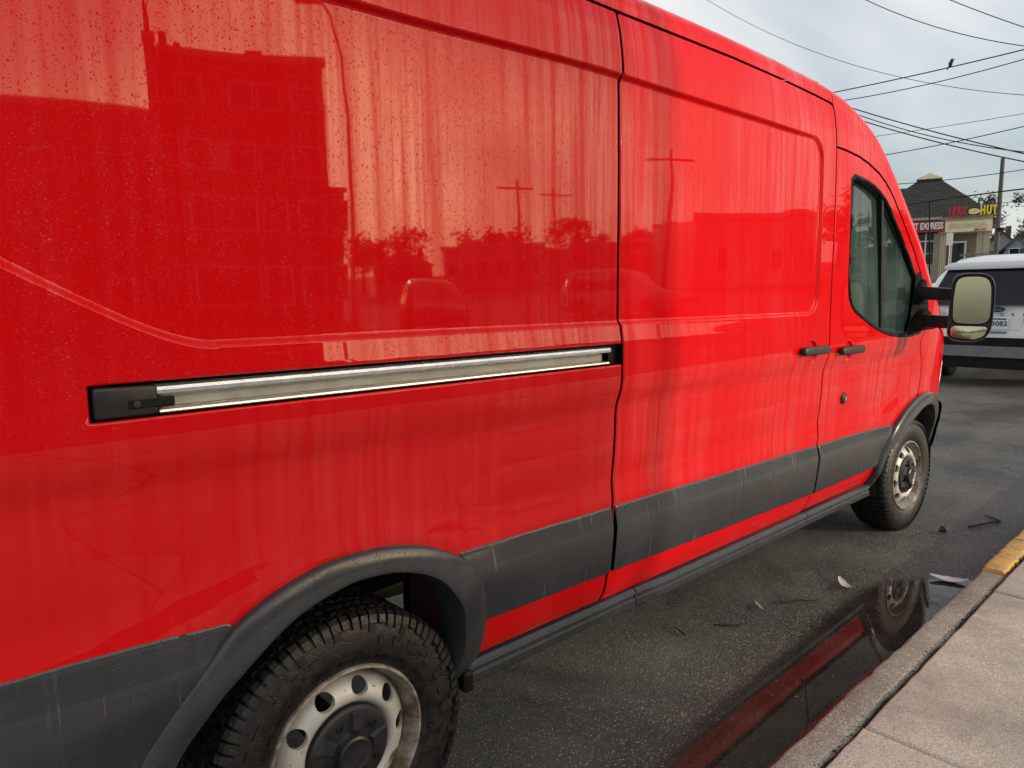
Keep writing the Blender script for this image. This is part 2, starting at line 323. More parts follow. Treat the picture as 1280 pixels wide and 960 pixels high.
def mat_shingle():
    a = NT('roof_shingles'); sp = a.n('ShaderNodeTexBrick'); a.l(a.mapping((1, 1, 1), 'UV'), sp.inputs[0])
    sp.inputs['Scale'].default_value = 1.0; sp.inputs['Color1'].default_value = (0.024, 0.028, 0.023, 1); sp.inputs['Color2'].default_value = (0.042, 0.046, 0.038, 1); sp.inputs['Mortar'].default_value = (0.010, 0.011, 0.010, 1)
    sp.inputs['Mortar Size'].default_value = 0.03; sp.inputs['Brick Width'].default_value = 0.42; sp.inputs['Row Height'].default_value = 0.26
    a.inp('Base Color', sp.outputs[0]); a.set(Roughness=0.85); a.inp('Normal', a.bump(sp.outputs[1], -0.6, 0.03)); return a.m
def mat_leaf(name, c0, c1):
    a = NT(name); oi = a.n('ShaderNodeNewGeometry'); a.inp('Base Color', a.mix(oi.outputs['Random Per Island'], c0, c1)); a.set(Roughness=0.6); return a.m
M = {}
M['paint'] = mat_paint(); M['clad'] = mat_clad('grey_cladding', 0.7); M['clad2'] = mat_clad('grey_trim', 0.12); M['asphalt'] = mat_asphalt()
M['walk'] = mat_concrete('pavement_concrete', (0.44, 0.455, 0.37), (0.73, 0.75, 0.615))
M['kerb'] = mat_concrete('kerb_concrete', (0.22, 0.22, 0.19), (0.40, 0.395, 0.345), specks=0.8)
M['yellow'] = mat_yellow(); M['water'] = mat_water(); M['steel'] = mat_steel(); M['rubber'] = mat_rubber(); M['mirror'] = mat_mirror(); M['shingle'] = mat_shingle()
M['black'] = plain('black_plastic', (0.013, 0.013, 0.014), 0.38, 0, 0.3, 30, 0.12, 500)
M['trim'] = plain('black_trim_satin', (0.020, 0.021, 0.022), 0.30, 0, 0.25, 20)
M['seal'] = plain('rubber_seal', (0.008, 0.008, 0.008), 0.5, 0, 0.2, 20, 0, 1, 0.2)
M['sail'] = plain('matt_black_plastic', (0.010, 0.010, 0.011), 0.85, 0, 0.2, 20, 0, 1, 0.12)
M['under'] = plain('underbody_dirt', (0.018, 0.016, 0.014), 0.75, 0, 0.4, 9, 0.3, 40)
M['tank'] = plain('muffler_steel', (0.16, 0.145, 0.11), 0.45, 0.6, 0.35, 8)
M['frame'] = plain('frame_redbrown', (0.09, 0.022, 0.02), 0.6, 0, 0.4, 20)
M['alu'] = plain('rail_aluminium', (0.66, 0.68, 0.72), 0.24, 0.85, 0.15, 30, 0.18, 300)
M['alu2'] = plain('rail_channel', (0.50, 0.49, 0.45), 0.45, 0.3, 0.15, 16)
M['cap'] = plain('hub_cap_plastic', (0.020, 0.021, 0.024), 0.36, 0, 0.3, 30, 0.1, 200)
M['glass'] = mat_glass('foggy_side_glass', (0.50, 0.64, 0.60), 0.45, (0.26, 0.42, 0.38))
M['wind'] = mat_glass('windscreen_glass', (0.55, 0.63, 0.60), 0.15)
M['white'] = plain('white_car_paint', (0.80, 0.81, 0.83), 0.22, 0, 0.02, 2)
M['dglass'] = plain('dark_car_glass', (0.010, 0.012, 0.016), 0.08, 0, 0.2, 3, 0, 1, 0.25)
M['chrome'] = plain('chrome', (0.6, 0.6, 0.6), 0.12, 1.0, 0.05)
M['blue'] = plain('blue_enamel', (0.01, 0.03, 0.13), 0.2)
M['plate'] = plain('plate_white', (0.72, 0.75, 0.78), 0.4)
M['plateblue'] = plain('plate_letters', (0.04, 0.05, 0.11), 0.5)
M['tail'] = plain('tail_lamp', (0.32, 0.03, 0.03), 0.15)
M['lamp'] = plain('clear_lamp', (0.55, 0.56, 0.58), 0.15)
M['cladlight'] = plain('bumper_grey', (0.16, 0.165, 0.17), 0.5)
M['stucco'] = plain('beige_stucco', (0.46, 0.40, 0.28), 0.8, 0, 0.1, 3, 0.2, 60)
M['stucco2'] = plain('tan_stucco', (0.62, 0.54, 0.34), 0.8, 0, 0.1, 3, 0.2, 60)
M['pillar'] = plain('grey_pilaster', (0.31, 0.28, 0.22), 0.8, 0, 0.15, 4)
M['fascia'] = plain('eave_fascia', (0.33, 0.31, 0.27), 0.6)
M['signred'] = plain('banner_red', (0.26, 0.02, 0.03), 0.5)
M['letred'] = plain('letter_red', (0.50, 0.012, 0.014), 0.35)
M['letyel'] = plain('letter_yellow', (0.85, 0.62, 0.02), 0.35)
M['letwhite'] = plain('letter_white', (0.78, 0.77, 0.74), 0.5)
M['signcream'] = plain('sign_cream', (0.75, 0.68, 0.46), 0.5)
M['frames'] = plain('door_frame_white', (0.66, 0.66, 0.62), 0.5)
M['wood'] = plain('weathered_pole', (0.10, 0.095, 0.09), 0.85, 0, 0.3, 6)
M['wire'] = plain('cable_black', (0.012, 0.012, 0.013), 0.6)
M['bark'] = plain('bark', (0.06, 0.05, 0.04), 0.9, 0, 0.3, 8)
M['leaf'] = mat_leaf('tree_leaves', (0.035, 0.050, 0.020), (0.085, 0.080, 0.030))
M['brick'] = plain('dark_brick', (0.10, 0.055, 0.045), 0.85, 0, 0.25, 1.2)
M['brick2'] = plain('brown_block', (0.13, 0.10, 0.08), 0.85, 0, 0.25, 1.0)
M['house'] = plain('house_siding', (0.34, 0.33, 0.31), 0.7)
M['house2'] = plain('house_blue', (0.22, 0.27, 0.34), 0.7)
M['roofd'] = plain('dark_roof', (0.07, 0.055, 0.05), 0.85)
M['galv'] = plain('galvanised', (0.30, 0.31, 0.31), 0.5, 0.6)
M['lot'] = plain('far_asphalt', (0.045, 0.045, 0.045), 0.8, 0, 0.2, 0.3)
M['seat'] = plain('seat_cloth', (0.035, 0.036, 0.04), 0.9)
M['paper'] = plain('wet_paper', (0.55, 0.53, 0.48), 0.6, 0, 0.15, 60)
M['film'] = plain('plastic_film', (0.50, 0.52, 0.56), 0.2, 0, 0.2, 60)
M['twig'] = plain('twig', (0.016, 0.013, 0.010), 0.9)
M['dirt'] = plain('joint_dirt', (0.018, 0.017, 0.016), 0.9, 0, 0.4, 60, 0.8, 120)

# ------------------------------------------------------------------ setting
def g(X):
    t = np.clip(np.asarray(X, float) - 5, 0, None); t1 = np.minimum(t, 70)
    e = np.where(t < 2, t * t / 4, t - 1)            # ease in
    return .045 * np.where(t < 70, e, 69 + (t - 70) * .15) + .0003 * t1 * t1
def grid_sheet(name, xs, ys, zf, mat, smooth=True):
    X, Y = np.meshgrid(xs, ys, indexing='ij'); Z = zf(X, Y); n, m = X.shape
    v = np.stack([X, Y, Z], -1).reshape(-1, 3); i = np.arange(n * m).reshape(n, m)
    f = np.stack([i[:-1, :-1], i[1:, :-1], i[1:, 1:], i[:-1, 1:]], -1).reshape(-1, 4)
    me = mesh(name, v, f, smooth); return link(name, me, mat)
far = [-700, -300, -120, -60, -30, -10, 0, 4, 5, 5.5, 6, 6.5, 7, 8, 10, 14, 20, 28, 36, 45, 55, 65, 75, 90, 140, 300, 700]
struct(grid_sheet('ground', far, [-700, -200, -60, -4.2, 10.6, 60, 200, 700], lambda X, Y: g(X) - 0.03, M['lot']))
struct(grid_sheet('parking_lot', far[2:-2], [-60, -30, -12, -4.1], lambda X, Y: g(X) - 0.01, M['lot']))
# near road with a shallow gutter; the shoreline of the puddle follows px,py
px = np.array([-2.0, 0.0, 0.93, 1.25, 1.61, 2.06, 2.43, 2.82, 3.02, 3.20, 3.36, 3.6, 5.0]); py = np.array([-.42, -.30, -.24, -.19, -.18, -.16, -.13, -.13, -.18, -.31, -.50, -.62, -.66])
VN = {}
def vnoise(X, Y, s, seed):                       # smooth value noise
    G = VN.setdefault(seed, np.random.default_rng(seed).random((256, 256))) if seed in VN else VN.setdefault(seed, np.random.default_rng(seed).random((256, 256))); u = X * s + 500; v = Y * s + 500
    i = np.floor(u).astype(int); j = np.floor(v).astype(int); a = u - i; b = v - j; a = a * a * (3 - 2 * a); b = b * b * (3 - 2 * b)
    return (G[i % 256, j % 256] * (1 - a) * (1 - b) + G[(i + 1) % 256, j % 256] * a * (1 - b) + G[i % 256, (j + 1) % 256] * (1 - a) * b + G[(i + 1) % 256, (j + 1) % 256] * a * b)
def road_z(X, Y):
    sh = np.interp(X, px, py); d = Y - sh          # negative: under water
    z = np.where(d > .14, .004 * (1 - np.exp(-(d - .14) / .10)), (d - .14) * .03)
    z = z + (vnoise(X, Y, 9, 1) - .5) * .003 + (vnoise(X, Y, 30, 2) - .5) * .003 + (vnoise(X, Y, 80, 3) - .5) * .0022
    e = sstep(-1.4, -1.2, X) * sstep(5.4, 5.0, X) * sstep(1.6, 1.3, Y)
    return z * e + .005 * (1 - e) + g(X)
near = grid_sheet('road', np.arange(-1.5, 5.5, .014), np.concatenate([np.arange(-.56, .5, .014), np.arange(.5, 1.7, .03)]), road_z, M['asphalt'])
struct(near)
co = np.zeros(len(near.data.vertices) * 3); near.data.vertices.foreach_get('co', co); co = co.reshape(-1, 3)
wt = 1 - sstep(-.02, .42, co[:, 1] - np.interp(co[:, 0], px, py) + (vnoise(co[:, 0], co[:, 1], 4, 5) - .5) * .28)
wt = wt * (.55 + .45 * sstep(5.2, 3.6, co[:, 0])); at_ = near.data.attributes.new('wet', 'FLOAT', 'POINT'); at_.data.foreach_set('value', wt)
struct(grid_sheet('road', [5.486] + [x for x in far if 5.5 < x <= 140], [-.56, 1.69, 4.4, 8.2], lambda X, Y: g(X) + .004, M['asphalt']))
struct(grid_sheet('road', [-1.5, 0, 2, 4, 5.49], [1.68, 4.4, 8.2], lambda X, Y: g(X) + .004, M['asphalt']))
struct(grid_sheet('road', [-60, -20, -6, -1.49], [-.56, 4.4, 8.2], lambda X, Y: g(X) + .004, M['asphalt']))
# puddle in the gutter
pw = MB(); xs = np.linspace(-1.2, 3.5, 120); sh = np.maximum(np.interp(xs, px, py) + .14, -.53); ts = np.linspace(0, 1, 14)
pw.add([(x, -.545 + (s + .545) * t, .0005) for x, s in zip(xs, sh) for t in ts], [(i * 14 + k, (i + 1) * 14 + k, (i + 1) * 14 + k + 1, i * 14 + k + 1) for i in range(119) for k in range(13)])
o = link('puddle', pw.mesh('puddle', 80), M['water']); struct(o)
at_ = o.data.attributes.new('depth', 'FLOAT', 'POINT'); at_.data.foreach_set('value', [float(sstep(.09, -.09, v[1] - np.interp(v[0], px, py))) * float(sstep(3.48, 3.25, v[0])) for v in pw.v])
# kerb stones and pavement slabs
def slab_mesh(name, x0, x1, y0, y1, z0, z1, bev=.008, nx=14, ny=5, seed=0, wob=.004):
    bm = bmesh.new(); bm_box(bm, ((x0 + x1) / 2, (y0 + y1) / 2, (z0 + z1) / 2), (x1 - x0, y1 - y0, z1 - z0), 0)
    top = [e for e in bm.edges if abs(e.verts[0].co.x - e.verts[1].co.x) > .5 * (x1 - x0)]
    bmesh.ops.subdivide_edges(bm, edges=top, cuts=nx, use_grid_fill=True)
    bmesh.ops.recalc_face_normals(bm, faces=bm.faces)
    es = [e for e in bm.edges if e.calc_face_angle(0) > .5 and all(v.co.z > z1 - 1e-4 for v in e.verts)]
    bmesh.ops.bevel(bm, geom=es, offset=bev, segments=3, profile=.5, affect='EDGES')
    for v in bm.verts:
        x, y, z = v.co
        k = 1 if abs(z - z1) < .03 else 0
        v.co.y += (float(vnoise(np.array(x), np.array(y), 1.6, 11 + seed)) - .5) * wob + (float(vnoise(np.array(x), np.array(y), 22, 12 + seed)) - .5) * wob + (float(vnoise(np.array(x), np.array(y), 60, 14 + seed)) - .5) * wob * .6
        v.co.z += k * (float(vnoise(np.array(x), np.array(y), 3, 13 + seed)) - .5) * wob + float(g(x))
    return smooth_angle(from_bm(name, bm), 40)
pav = grid_sheet('pavement', [-60, -20, -4, 0, 4, 5.5, 7, 10, 14, 20, 36, 60], [-4.2, -2.5, -.575], lambda X, Y: g(X) + .078, M['dirt']); struct(pav)
xs = [-6.0, -4.55, -3.06, -1.56, -.06, 1.44, 2.96, 4.45, 5.95, 7.45, 8.95, 10.45, 12, 14]
for i in range(len(xs) - 1):
    for j, (y0, y1) in enumerate(((-2.10, -.652), (-4.15, -2.112))):
        me = slab_mesh('pavement_slab', xs[i] + .006, xs[i + 1] - .006, y0, y1, .03, .102 + (.004 if (i + j) % 3 == 0 else 0), .010, 20, 3, i * 2 + j, .005)
        link('pavement_slab', me, M['walk'], pav)
struct(grid_sheet('pavement', [14.01, 20, 28, 36, 45, 60], [-4.15, -.60], lambda X, Y: g(X) + .10, M['walk']))
kb = grid_sheet('kerb', [-60, -20, -4, 0, 4, 5.5, 7, 10, 14, 20, 36, 60], [-.655, -.565], lambda X, Y: g(X) + .074, M['dirt']); struct(kb)
for i, (x0, x1, m, dz) in enumerate(((-6, -2.2, 'kerb', 0), (-2.19, 3.235, 'kerb', 0), (3.245, 3.86, 'yellow', .006), (3.872, 5.6, 'yellow', .010), (5.61, 8.6, 'yellow', .006), (8.61, 12, 'kerb', 0))):
    me = slab_mesh('kerb_stone', x0, x1, -.634, -.531, -.12, .098 + dz, .016, 90, 3, 40 + i, .010)
    link('kerb_stone', me, M[m], kb)
# far side of the street
struct(grid_sheet('far_pavement', far[3:-3], [8.2, 8.21, 10.6], lambda X, Y: g(X) + np.where(Y > 8.205, .13, .0), M['walk']))
# ------------------------------------------------------------------ the van
VAN = thing('cargo_van', 'red high roof cargo van parked along the kerb, wet with rain', 'van', (1.9, 1.03, 0)); ROOTLOC['cargo_van'] = Vector((1.9, 1.03, 0))
WID = 2.06
_pz=np.array([.20,.30,.36,.40,.42,.466,.504,.54,.60,.674,.75,.79,.80,.83,.87,.89,.93,.98,1.04,1.10,1.13,1.165,1.20,1.25,1.30,1.337,1.41,1.51,1.73,1.92,2.05,2.15,2.19,2.225,2.30,2.36,2.42,2.6])
_py=np.array([.22,.16,.125,.101,.092,.068,.061,.055,.048,.041,.038,.033,.0335,.038,.040,.038,.033,.029,.0265,.0255,.020,.006,-.001,-.002,-.001,0,0,0,-.001,0,.002,.004,.0065,.009,.019,.034,.060,.2])
_zt=np.arange(.2,2.6,.002); _yt=np.interp(_zt,_pz,_py)
_k=np.exp(-.5*(np.arange(-30,31)*.002/.011)**2); _k/=_k.sum()
_yt=np.convolve(np.pad(_yt,30,mode='edge'),_k,mode='valid')
def sd_rrect(X,Z,x0,x1,z0,z1,r):
    cx,cz=(x0+x1)/2,(z0+z1)/2
    qx=np.abs(X-cx)-(x1-x0)/2+r; qz=np.abs(Z-cz)-(z1-z0)/2+r
    return np.hypot(np.maximum(qx,0),np.maximum(qz,0))+np.minimum(np.maximum(qx,qz),0)-r
def rec_sd(X,Z):   # signed distance (negative inside) to the pressed panels
    s=sd_rrect(X,Z,.6,2.440,1.402,2.158+.005*sstep(1.,2.,X),.085)
    s=np.where(X>1.013,s,np.maximum(np.maximum(1.402-Z,Z-(2.157-.03*sstep(1.0,0.,X))),-10))
    # rear quarter: lower edge climbs toward the rear with a big radius
    zl=1.400+np.where(X<-.29,np.sqrt(np.maximum(X*0+((X+.29)*.62)**2+.075**2,0))-.075,0)
    sr=np.maximum((zl-Z)*np.where(X<-.29,.87,1.),Z-(2.157-.03*sstep(1.,0.,X)))
    sr=np.maximum(sr,-1.05-X)
    return np.where(X>1.013,s,sr)
def f(X,Z):
    X=np.asarray(X,float);Z=np.asarray(Z,float)
    y=np.interp(Z,_zt,_yt)
    kf=sstep(3.50,4.02,X)
    y=y*(1-kf)+np.where((Z>.55)&(Z<1.42),np.interp(Z,[.55,.8,1.0,1.25,1.42],[.052,.022,.008,.0,.0]),y)*kf
    # pressed panels
    s=rec_sd(X,Z)
    zt_=2.157-.03*sstep(1.,0.,X)
    s2=np.where(X>1.013,sd_rrect(X,Z,.6,2.440,.9,2.158+.005*sstep(1.,2.,X),.085),np.maximum(Z-zt_,-1.05-X))
    y=y+.012*sstep(.015,-.001,s)
    fac=np.clip((Z-1.402+.066)/.050,0,1)*sstep(-.42,-.18,X)*np.where(X>2.1,1-sstep(2.1,2.42,X),1)
    y=y+.008*fac*sstep(.015,-.001,s2)
    # slight oil-canning of the sheet metal
    y=y+.00022*np.sin(7.*X+2.*np.sin(3.1*Z))*np.sin(4.3*Z+1.1)+.00006*np.sin(31.*X+3.*np.sin(2.3*Z))+.00010*np.sin(14.*X+5.*Z)
    # panel crown inside recess handled by profile; arch flares
    for ax,az,r in ((-.01,.40,.49),(3.95,.39,.50)):
        d=np.hypot(X-ax,Z-az)-r
        m=np.exp(-(np.maximum(d,0)/.15)**2)*sstep(.56,.78,Z)*sstep(1.16,.80,Z)
        y=y*(1-m)+(.016)*m
    # plan taper at the front, more of it higher up
    a=np.maximum(X-3.98,0)
    y=y+.21*a**2+1.2*np.maximum(X-4.72,0)**2
    # rear taper
    y=y+.02*np.maximum(-.6-X,0)**1.5
    # door handle cups
    for hx in (2.405,2.815):
        hz=1.2185-(hx-2.405)*.05
        d=np.hypot((X-hx)/.055,(Z-hz)/.055)
        y=y+.012*(1-sstep(.75,1.,d))
    return y

def fgrad(X, Z, e=.0015):
    return (f(X + e, Z) - f(X - e, Z)) / (2 * e), (f(X, Z + e) - f(X, Z - e)) / (2 * e)
def inside(P, poly):
    x, z = P[:, 0], P[:, 1]; r = np.zeros(len(P), bool); n = len(poly)
    for i in range(n):
        (x0, z0), (x1, z1) = poly[i], poly[(i + 1) % n]
        c = ((z0 > z) != (z1 > z)) & (x < (x1 - x0) * (z - z0) / (z1 - z0 + 1e-12) + x0); r ^= c
    return r
def densify(poly, s):
    o = []
    for i in range(len(poly)):
        a, b = np.array(poly[i], float), np.array(poly[(i + 1) % len(poly)], float); n = max(1, int(math.ceil(np.linalg.norm(b - a) / s)))
        o += [tuple(a + (b - a) * k / n) for k in range(n)]
    return o
def pdist(P, poly):
    d = np.full(len(P), 9.); n = len(poly)
    for i in range(n):
        a, b = np.array(poly[i]), np.array(poly[(i + 1) % n]); ab = b - a; t = np.clip(((P - a) @ ab) / (ab @ ab + 1e-12), 0, 1)
        d = np.minimum(d, np.hypot(*(P - a - t[:, None] * ab).T))
    return d
def inset(poly, r):
    n = len(poly); P = np.array(poly); A = np.roll(P, 1, 0); B = np.roll(P, -1, 0); t = B - A; t /= np.linalg.norm(t, axis=1)[:, None] + 1e-9
    ar = np.sum(P[:, 0] * B[:, 1] - B[:, 0] * P[:, 1]); nn = np.stack([-t[:, 1], t[:, 0]], 1) * (1 if ar > 0 else -1)
    return P + nn * r, nn
def sheet(name, outer, holes=(), off=0.0, step=.03, fine=True, mat=None, parent=None, drop=.004, flange=.022, fn=None, extra=None):
    """body panel: outline in X/Z laid on the side surface, rolled edges and a return flange"""
    fn = fn or f
    loops = [densify(outer, .016)] + [densify(h, .012) for h in holes]
    pts = []; edges = []; loopidx = []
    for lp in loops:
        b = len(pts); pts += lp; edges += [(b + i, b + (i + 1) % len(lp)) for i in range(len(lp))]; loopidx.append(list(range(b, b + len(lp))))
    nb = len(pts); o = np.array(loops[0]); x0, z0 = o.min(0); x1, z1 = o.max(0)
    cand = []
    gx, gz = np.meshgrid(np.arange(x0, x1, step), np.arange(z0, z1, step)); Q = np.stack([gx.ravel(), gz.ravel()], 1)
    if fine:
        sd = rec_sd(Q[:, 0], Q[:, 1]); Q = Q[(sd > .078) | (sd < -.010)]
        gx, gz = np.meshgrid(np.arange(x0, x1, .006), np.arange(z0, z1, .0025)); P_ = np.stack([gx.ravel(), gz.ravel()], 1)
        gx, gz = np.meshgrid(np.arange(x0, x1, .0025), np.arange(z0, z1, .006)); P2 = np.stack([gx.ravel(), gz.ravel()], 1)
        for PP in (P_, P2):
            sd = rec_sd(PP[:, 0], PP[:, 1]); PP = PP[(sd < .074) & (sd > -.008)]
            if not len(PP): continue
            e = .001; sd = rec_sd(PP[:, 0], PP[:, 1]); gX = (rec_sd(PP[:, 0] + e, PP[:, 1]) - rec_sd(PP[:, 0] - e, PP[:, 1])) / (2 * e); gZ = (rec_sd(PP[:, 0], PP[:, 1] + e) - rec_sd(PP[:, 0], PP[:, 1] - e)) / (2 * e)
            k = (np.abs(gZ) >= np.abs(gX)) if PP.shape[0] and PP is not P2 and len(cand) == 0 else (np.abs(gZ) < np.abs(gX)); PP, sd, gX, gZ = PP[k], sd[k], gX[k], gZ[k]
            lev = np.array([.070, .064, .056, .044, .032, .022, .0165, .013, .0095, .006, .003, 0., -.004])
            j = np.abs(sd[:, None] - lev[None]).argmin(1); t = lev[j] - sd; gl = gX * gX + gZ * gZ + 1e-9; PP = PP + np.stack([gX, gZ], 1) * (t / gl)[:, None]
            key = {}
            ax = 0 if len(cand) == 0 else 1
            for q, jj in zip(PP, j): key.setdefault((round(q[ax] / .006), int(jj), round(q[1 - ax] / .2)), q)
            cand.append(np.array(list(key.values())) if key else np.zeros((0, 2)))
        gx, gz = np.meshgrid(np.arange(x0, x1, .007), np.arange(z0, z1, .007)); PP = np.stack([gx.ravel(), gz.ravel()], 1); c2 = np.zeros(len(PP), bool)
        for hx in (2.405, 2.815): c2 |= np.hypot(PP[:, 0] - hx, PP[:, 1] - (1.2185 - (hx - 2.405) * .05)) < .065
        cand.append(PP[c2])
    cand.append(Q)
    Q = np.concatenate(cand)
    for r in (.007,):
        for lp in loops:
            q, _ = inset(lp, r if lp is loops[0] else -r); Q = np.concatenate([Q, q])
    Q = Q[inside(Q, loops[0])]
    for lp in loops[1:]: Q = Q[~inside(Q, lp)]
    dd = np.full(len(Q), 9.)
    for lp in loops: dd = np.minimum(dd, pdist(Q, lp))
    Q = Q[dd > .0055]
    allp = [Vector(p) for p in pts] + [Vector(q) for q in Q]
    r = delaunay_2d_cdt(allp, edges, [], 0, 1e-6)
    V2 = np.array([(p.x, p.y) for p in r[0]]); F = [tuple(t) for t in r[2]]
    C = np.array([V2[list(t)].mean(0) for t in F]); keep = inside(C, loops[0])
    for lp in loops[1:]: keep &= ~inside(C, lp)
    F = [t for t, k in zip(F, keep) if k]
    db = np.full(len(V2), 9.)
    for lp in loops: db = np.minimum(db, pdist(V2, lp))
    rim = db < .001
    y = fn(V2[:, 0], V2[:, 1]) + off + np.where(rim, drop, 0)
    V = np.stack([V2[:, 0], y, V2[:, 1]], 1)
    e = .0015
    gx = (fn(V2[:, 0] + e, V2[:, 1]) - fn(V2[:, 0] - e, V2[:, 1])) / (2 * e); gz = (fn(V2[:, 0], V2[:, 1] + e) - fn(V2[:, 0], V2[:, 1] - e)) / (2 * e)
    Nn = np.stack([gx, -np.ones(len(V2)), gz], 1); Nn /= np.linalg.norm(Nn, axis=1)[:, None]
    # tilt the rim normals outwards
    od = {}
    for li, lp in enumerate(loops):
        _, nn = inset(lp, 0); sg = -1 if li == 0 else 1
        for p, q in zip(lp, nn): od[(round(p[0], 4), round(p[1], 4))] = q * sg
    for i in np.where(rim)[0]:
        q = od.get((round(V2[i, 0], 4), round(V2[i, 1], 4)))
        if q is not None: v = Nn[i] + np.array([q[0], 0, q[1]]) * .9; Nn[i] = v / np.linalg.norm(v)
    # faces oriented to -y
    FF = []
    for t in F:
        a, b, c = V[t[0]], V[t[1]], V[t[2]]; n_ = np.cross(b - a, c - a); FF.append(t if n_[1] < 0 else t[::-1])
    nv = len(V); VV = [tuple(p) for p in V]; NN = [tuple(p) for p in Nn]
    if flange:
        for li, lp in enumerate(loops):
            base = len(VV); m = len(lp)
            for d in (drop, flange):
                for p in lp:
                    q = od[(round(p[0], 4), round(p[1], 4))]
                    yy = float(fn(np.array(p[0]), np.array(p[1]))) + off + d
                    VV.append((p[0], yy, p[1])); NN.append((q[0], -.15, q[1]))
            for i in range(m): FF.append((base + i, base + (i + 1) % m, base + m + (i + 1) % m, base + m + i))
    me = mesh(name, VV, FF, True)
    me.normals_split_custom_set_from_vertices([Vector(n).normalized() for n in NN])
    o = link(name, me, mat, parent, None if parent is VAN else (Vector((0, 0, 0)) if parent is not None else None))
    return o
X0, X1 = 1.013, 2.590
archR = [(.400,.40),(.428,.470),(.441,.564),(.427,.640),(.386,.729),(.316,.794),(.213,.846),(.095,.873),(.0,.876),(-.079,.873),(-.200,.839),(-.299,.790),(-.406,.663),(-.481,.558),(-.53,.46)]
archRin = [(.330,.40),(.348,.497),(.349,.543),(.335,.600),(.323,.644),(.257,.736),(.194,.778),(.098,.809),(-.014,.816),(-.098,.796),(-.158,.777),(-.234,.729),(-.325,.655),(-.409,.543),(-.445,.46)]
archF = [(3.395,.375),(3.400,.42),(3.410,.542),(3.470,.65),(3.545,.734),(3.650,.79),(3.760,.828),(3.88,.86),(4.0,.873),(4.13,.868),(4.25,.835),(4.36,.77),(4.43,.69),(4.47,.60),(4.49,.50)]
archFin = [(3.425,.375),(3.432,.43),(3.455,.53),(3.510,.60),(3.600,.660),(3.72,.715),(3.835,.752),(3.93,.785),(4.02,.797),(4.11,.792),(4.20,.76),(4.28,.70),(4.335,.63),(4.37,.55),(4.385,.48)]
def shrink(poly, c, k): return [(c[0] + (x - c[0]) * k, c[1] + (z - c[1]) * k) for x, z in poly]
aR = [p for p in shrink(archR, (-.02, .40), .965)]; aF = shrink(archF, (3.95, .38), .965)
seam = [(X0 + .005, 2.364), (1.353, 2.369), (1.725, 2.375), (2.11, 2.371), (2.412, 2.361)]
# rear quarter
gq = X0 - .005
outer = [(gq, .421), (gq, 1.260), (-.528, 1.260), (-.528, 1.328), (gq, 1.328), (gq, 2.363), (.4, 2.36), (-.3, 2.352), (-1.10, 2.335), (-1.16, 2.30), (-1.19, 1.9), (-1.20, 1.2), (-1.20, .50), (-.55, .44)] + aR[::-1] + [(.44, .431)]
outer = [p for i, p in enumerate(outer) if p[1] > .40 or i == 0]
quarter = sheet('rear_quarter_panel', outer, mat=M['paint'], parent=VAN)
# sliding door
g0, g1 = X0 + .005, X1 - .004
door = sheet('sliding_door', [(g0, .418), (2.57, .398), (g1, .41), (g1, 2.335), (2.575, 2.349), (2.55, 2.353), (2.412, 2.360), (2.11, 2.371), (1.725, 2.374), (1.353, 2.368), (g0 + .01, 2.363), (g0, 2.355)], mat=M['paint'], parent=VAN)
# front door with its window opening
win = [(2.765,2.030),(2.80,2.052),(2.927,2.043),(3.03,2.028),(3.117,2.005),(3.20,1.972),(3.27,1.930),(3.426,1.815),(3.596,1.680),(3.717,1.575),(3.79,1.49),(3.845,1.40),(3.865,1.30),(3.845,1.250),(3.70,1.240),(3.515,1.243),(3.38,1.256),(3.239,1.280),(3.09,1.320),(2.960,1.364),(2.88,1.392),(2.825,1.425),(2.795,1.462),(2.780,1.52),(2.772,1.744)]
A_p = [(3.955,1.30),(3.945,1.40),(3.885,1.50),(3.81,1.59),(3.66,1.725),(3.49,1.86),(3.34,1.972),(3.27,2.018),(3.20,2.055),(3.112,2.090),(2.971,2.124),(2.85,2.143),(2.70,2.153)]
fdoor = sheet('front_door', [(X1 + .004, .405), (3.37, .392)] + [p for p in aF if .40 < p[1] and p[0] < 3.93] + [(3.935, .875), (3.945, .98), (3.925, 1.08), (3.875, 1.17), (3.875, 1.215), (3.95, 1.25)] + A_p + [(X1 + .004, 2.155)], holes=[win], mat=M['paint'], parent=VAN)
# fender
fender = sheet('front_fender', [(3.944, .86)] + [p for p in aF if p[0] > 3.95 and p[1] > .66] + [(4.50, .70), (4.92, .74), (4.95, .95), (4.80, 1.07), (4.5, 1.19), (4.25, 1.262), (4.10, 1.285), (3.962, 1.29), (3.958, 1.25), (3.883, 1.213), (3.883, 1.172), (3.932, 1.082), (3.953, .98)], mat=M['paint'], parent=VAN, fine=False)
bumper = sheet('front_bumper', [p for p in aF if p[0] > 4.3 and p[1] < .66] + [(4.40, .34), (4.94, .32), (4.955, .52), (4.93, .73), (4.50, .692)], off=-.006, mat=M['clad2'], parent=VAN, fine=False, fn=lambda X, Z: f(X, Z) - .040 * sstep(4.30, 4.46, X) * sstep(.30, .40, Z))
headlight = sheet('headlight', [(4.66, .88), (4.80, .80), (4.93, .80), (4.945, .93), (4.86, 1.0), (4.72, 1.02)], off=-.004, mat=M['lamp'], parent=VAN, fine=False)
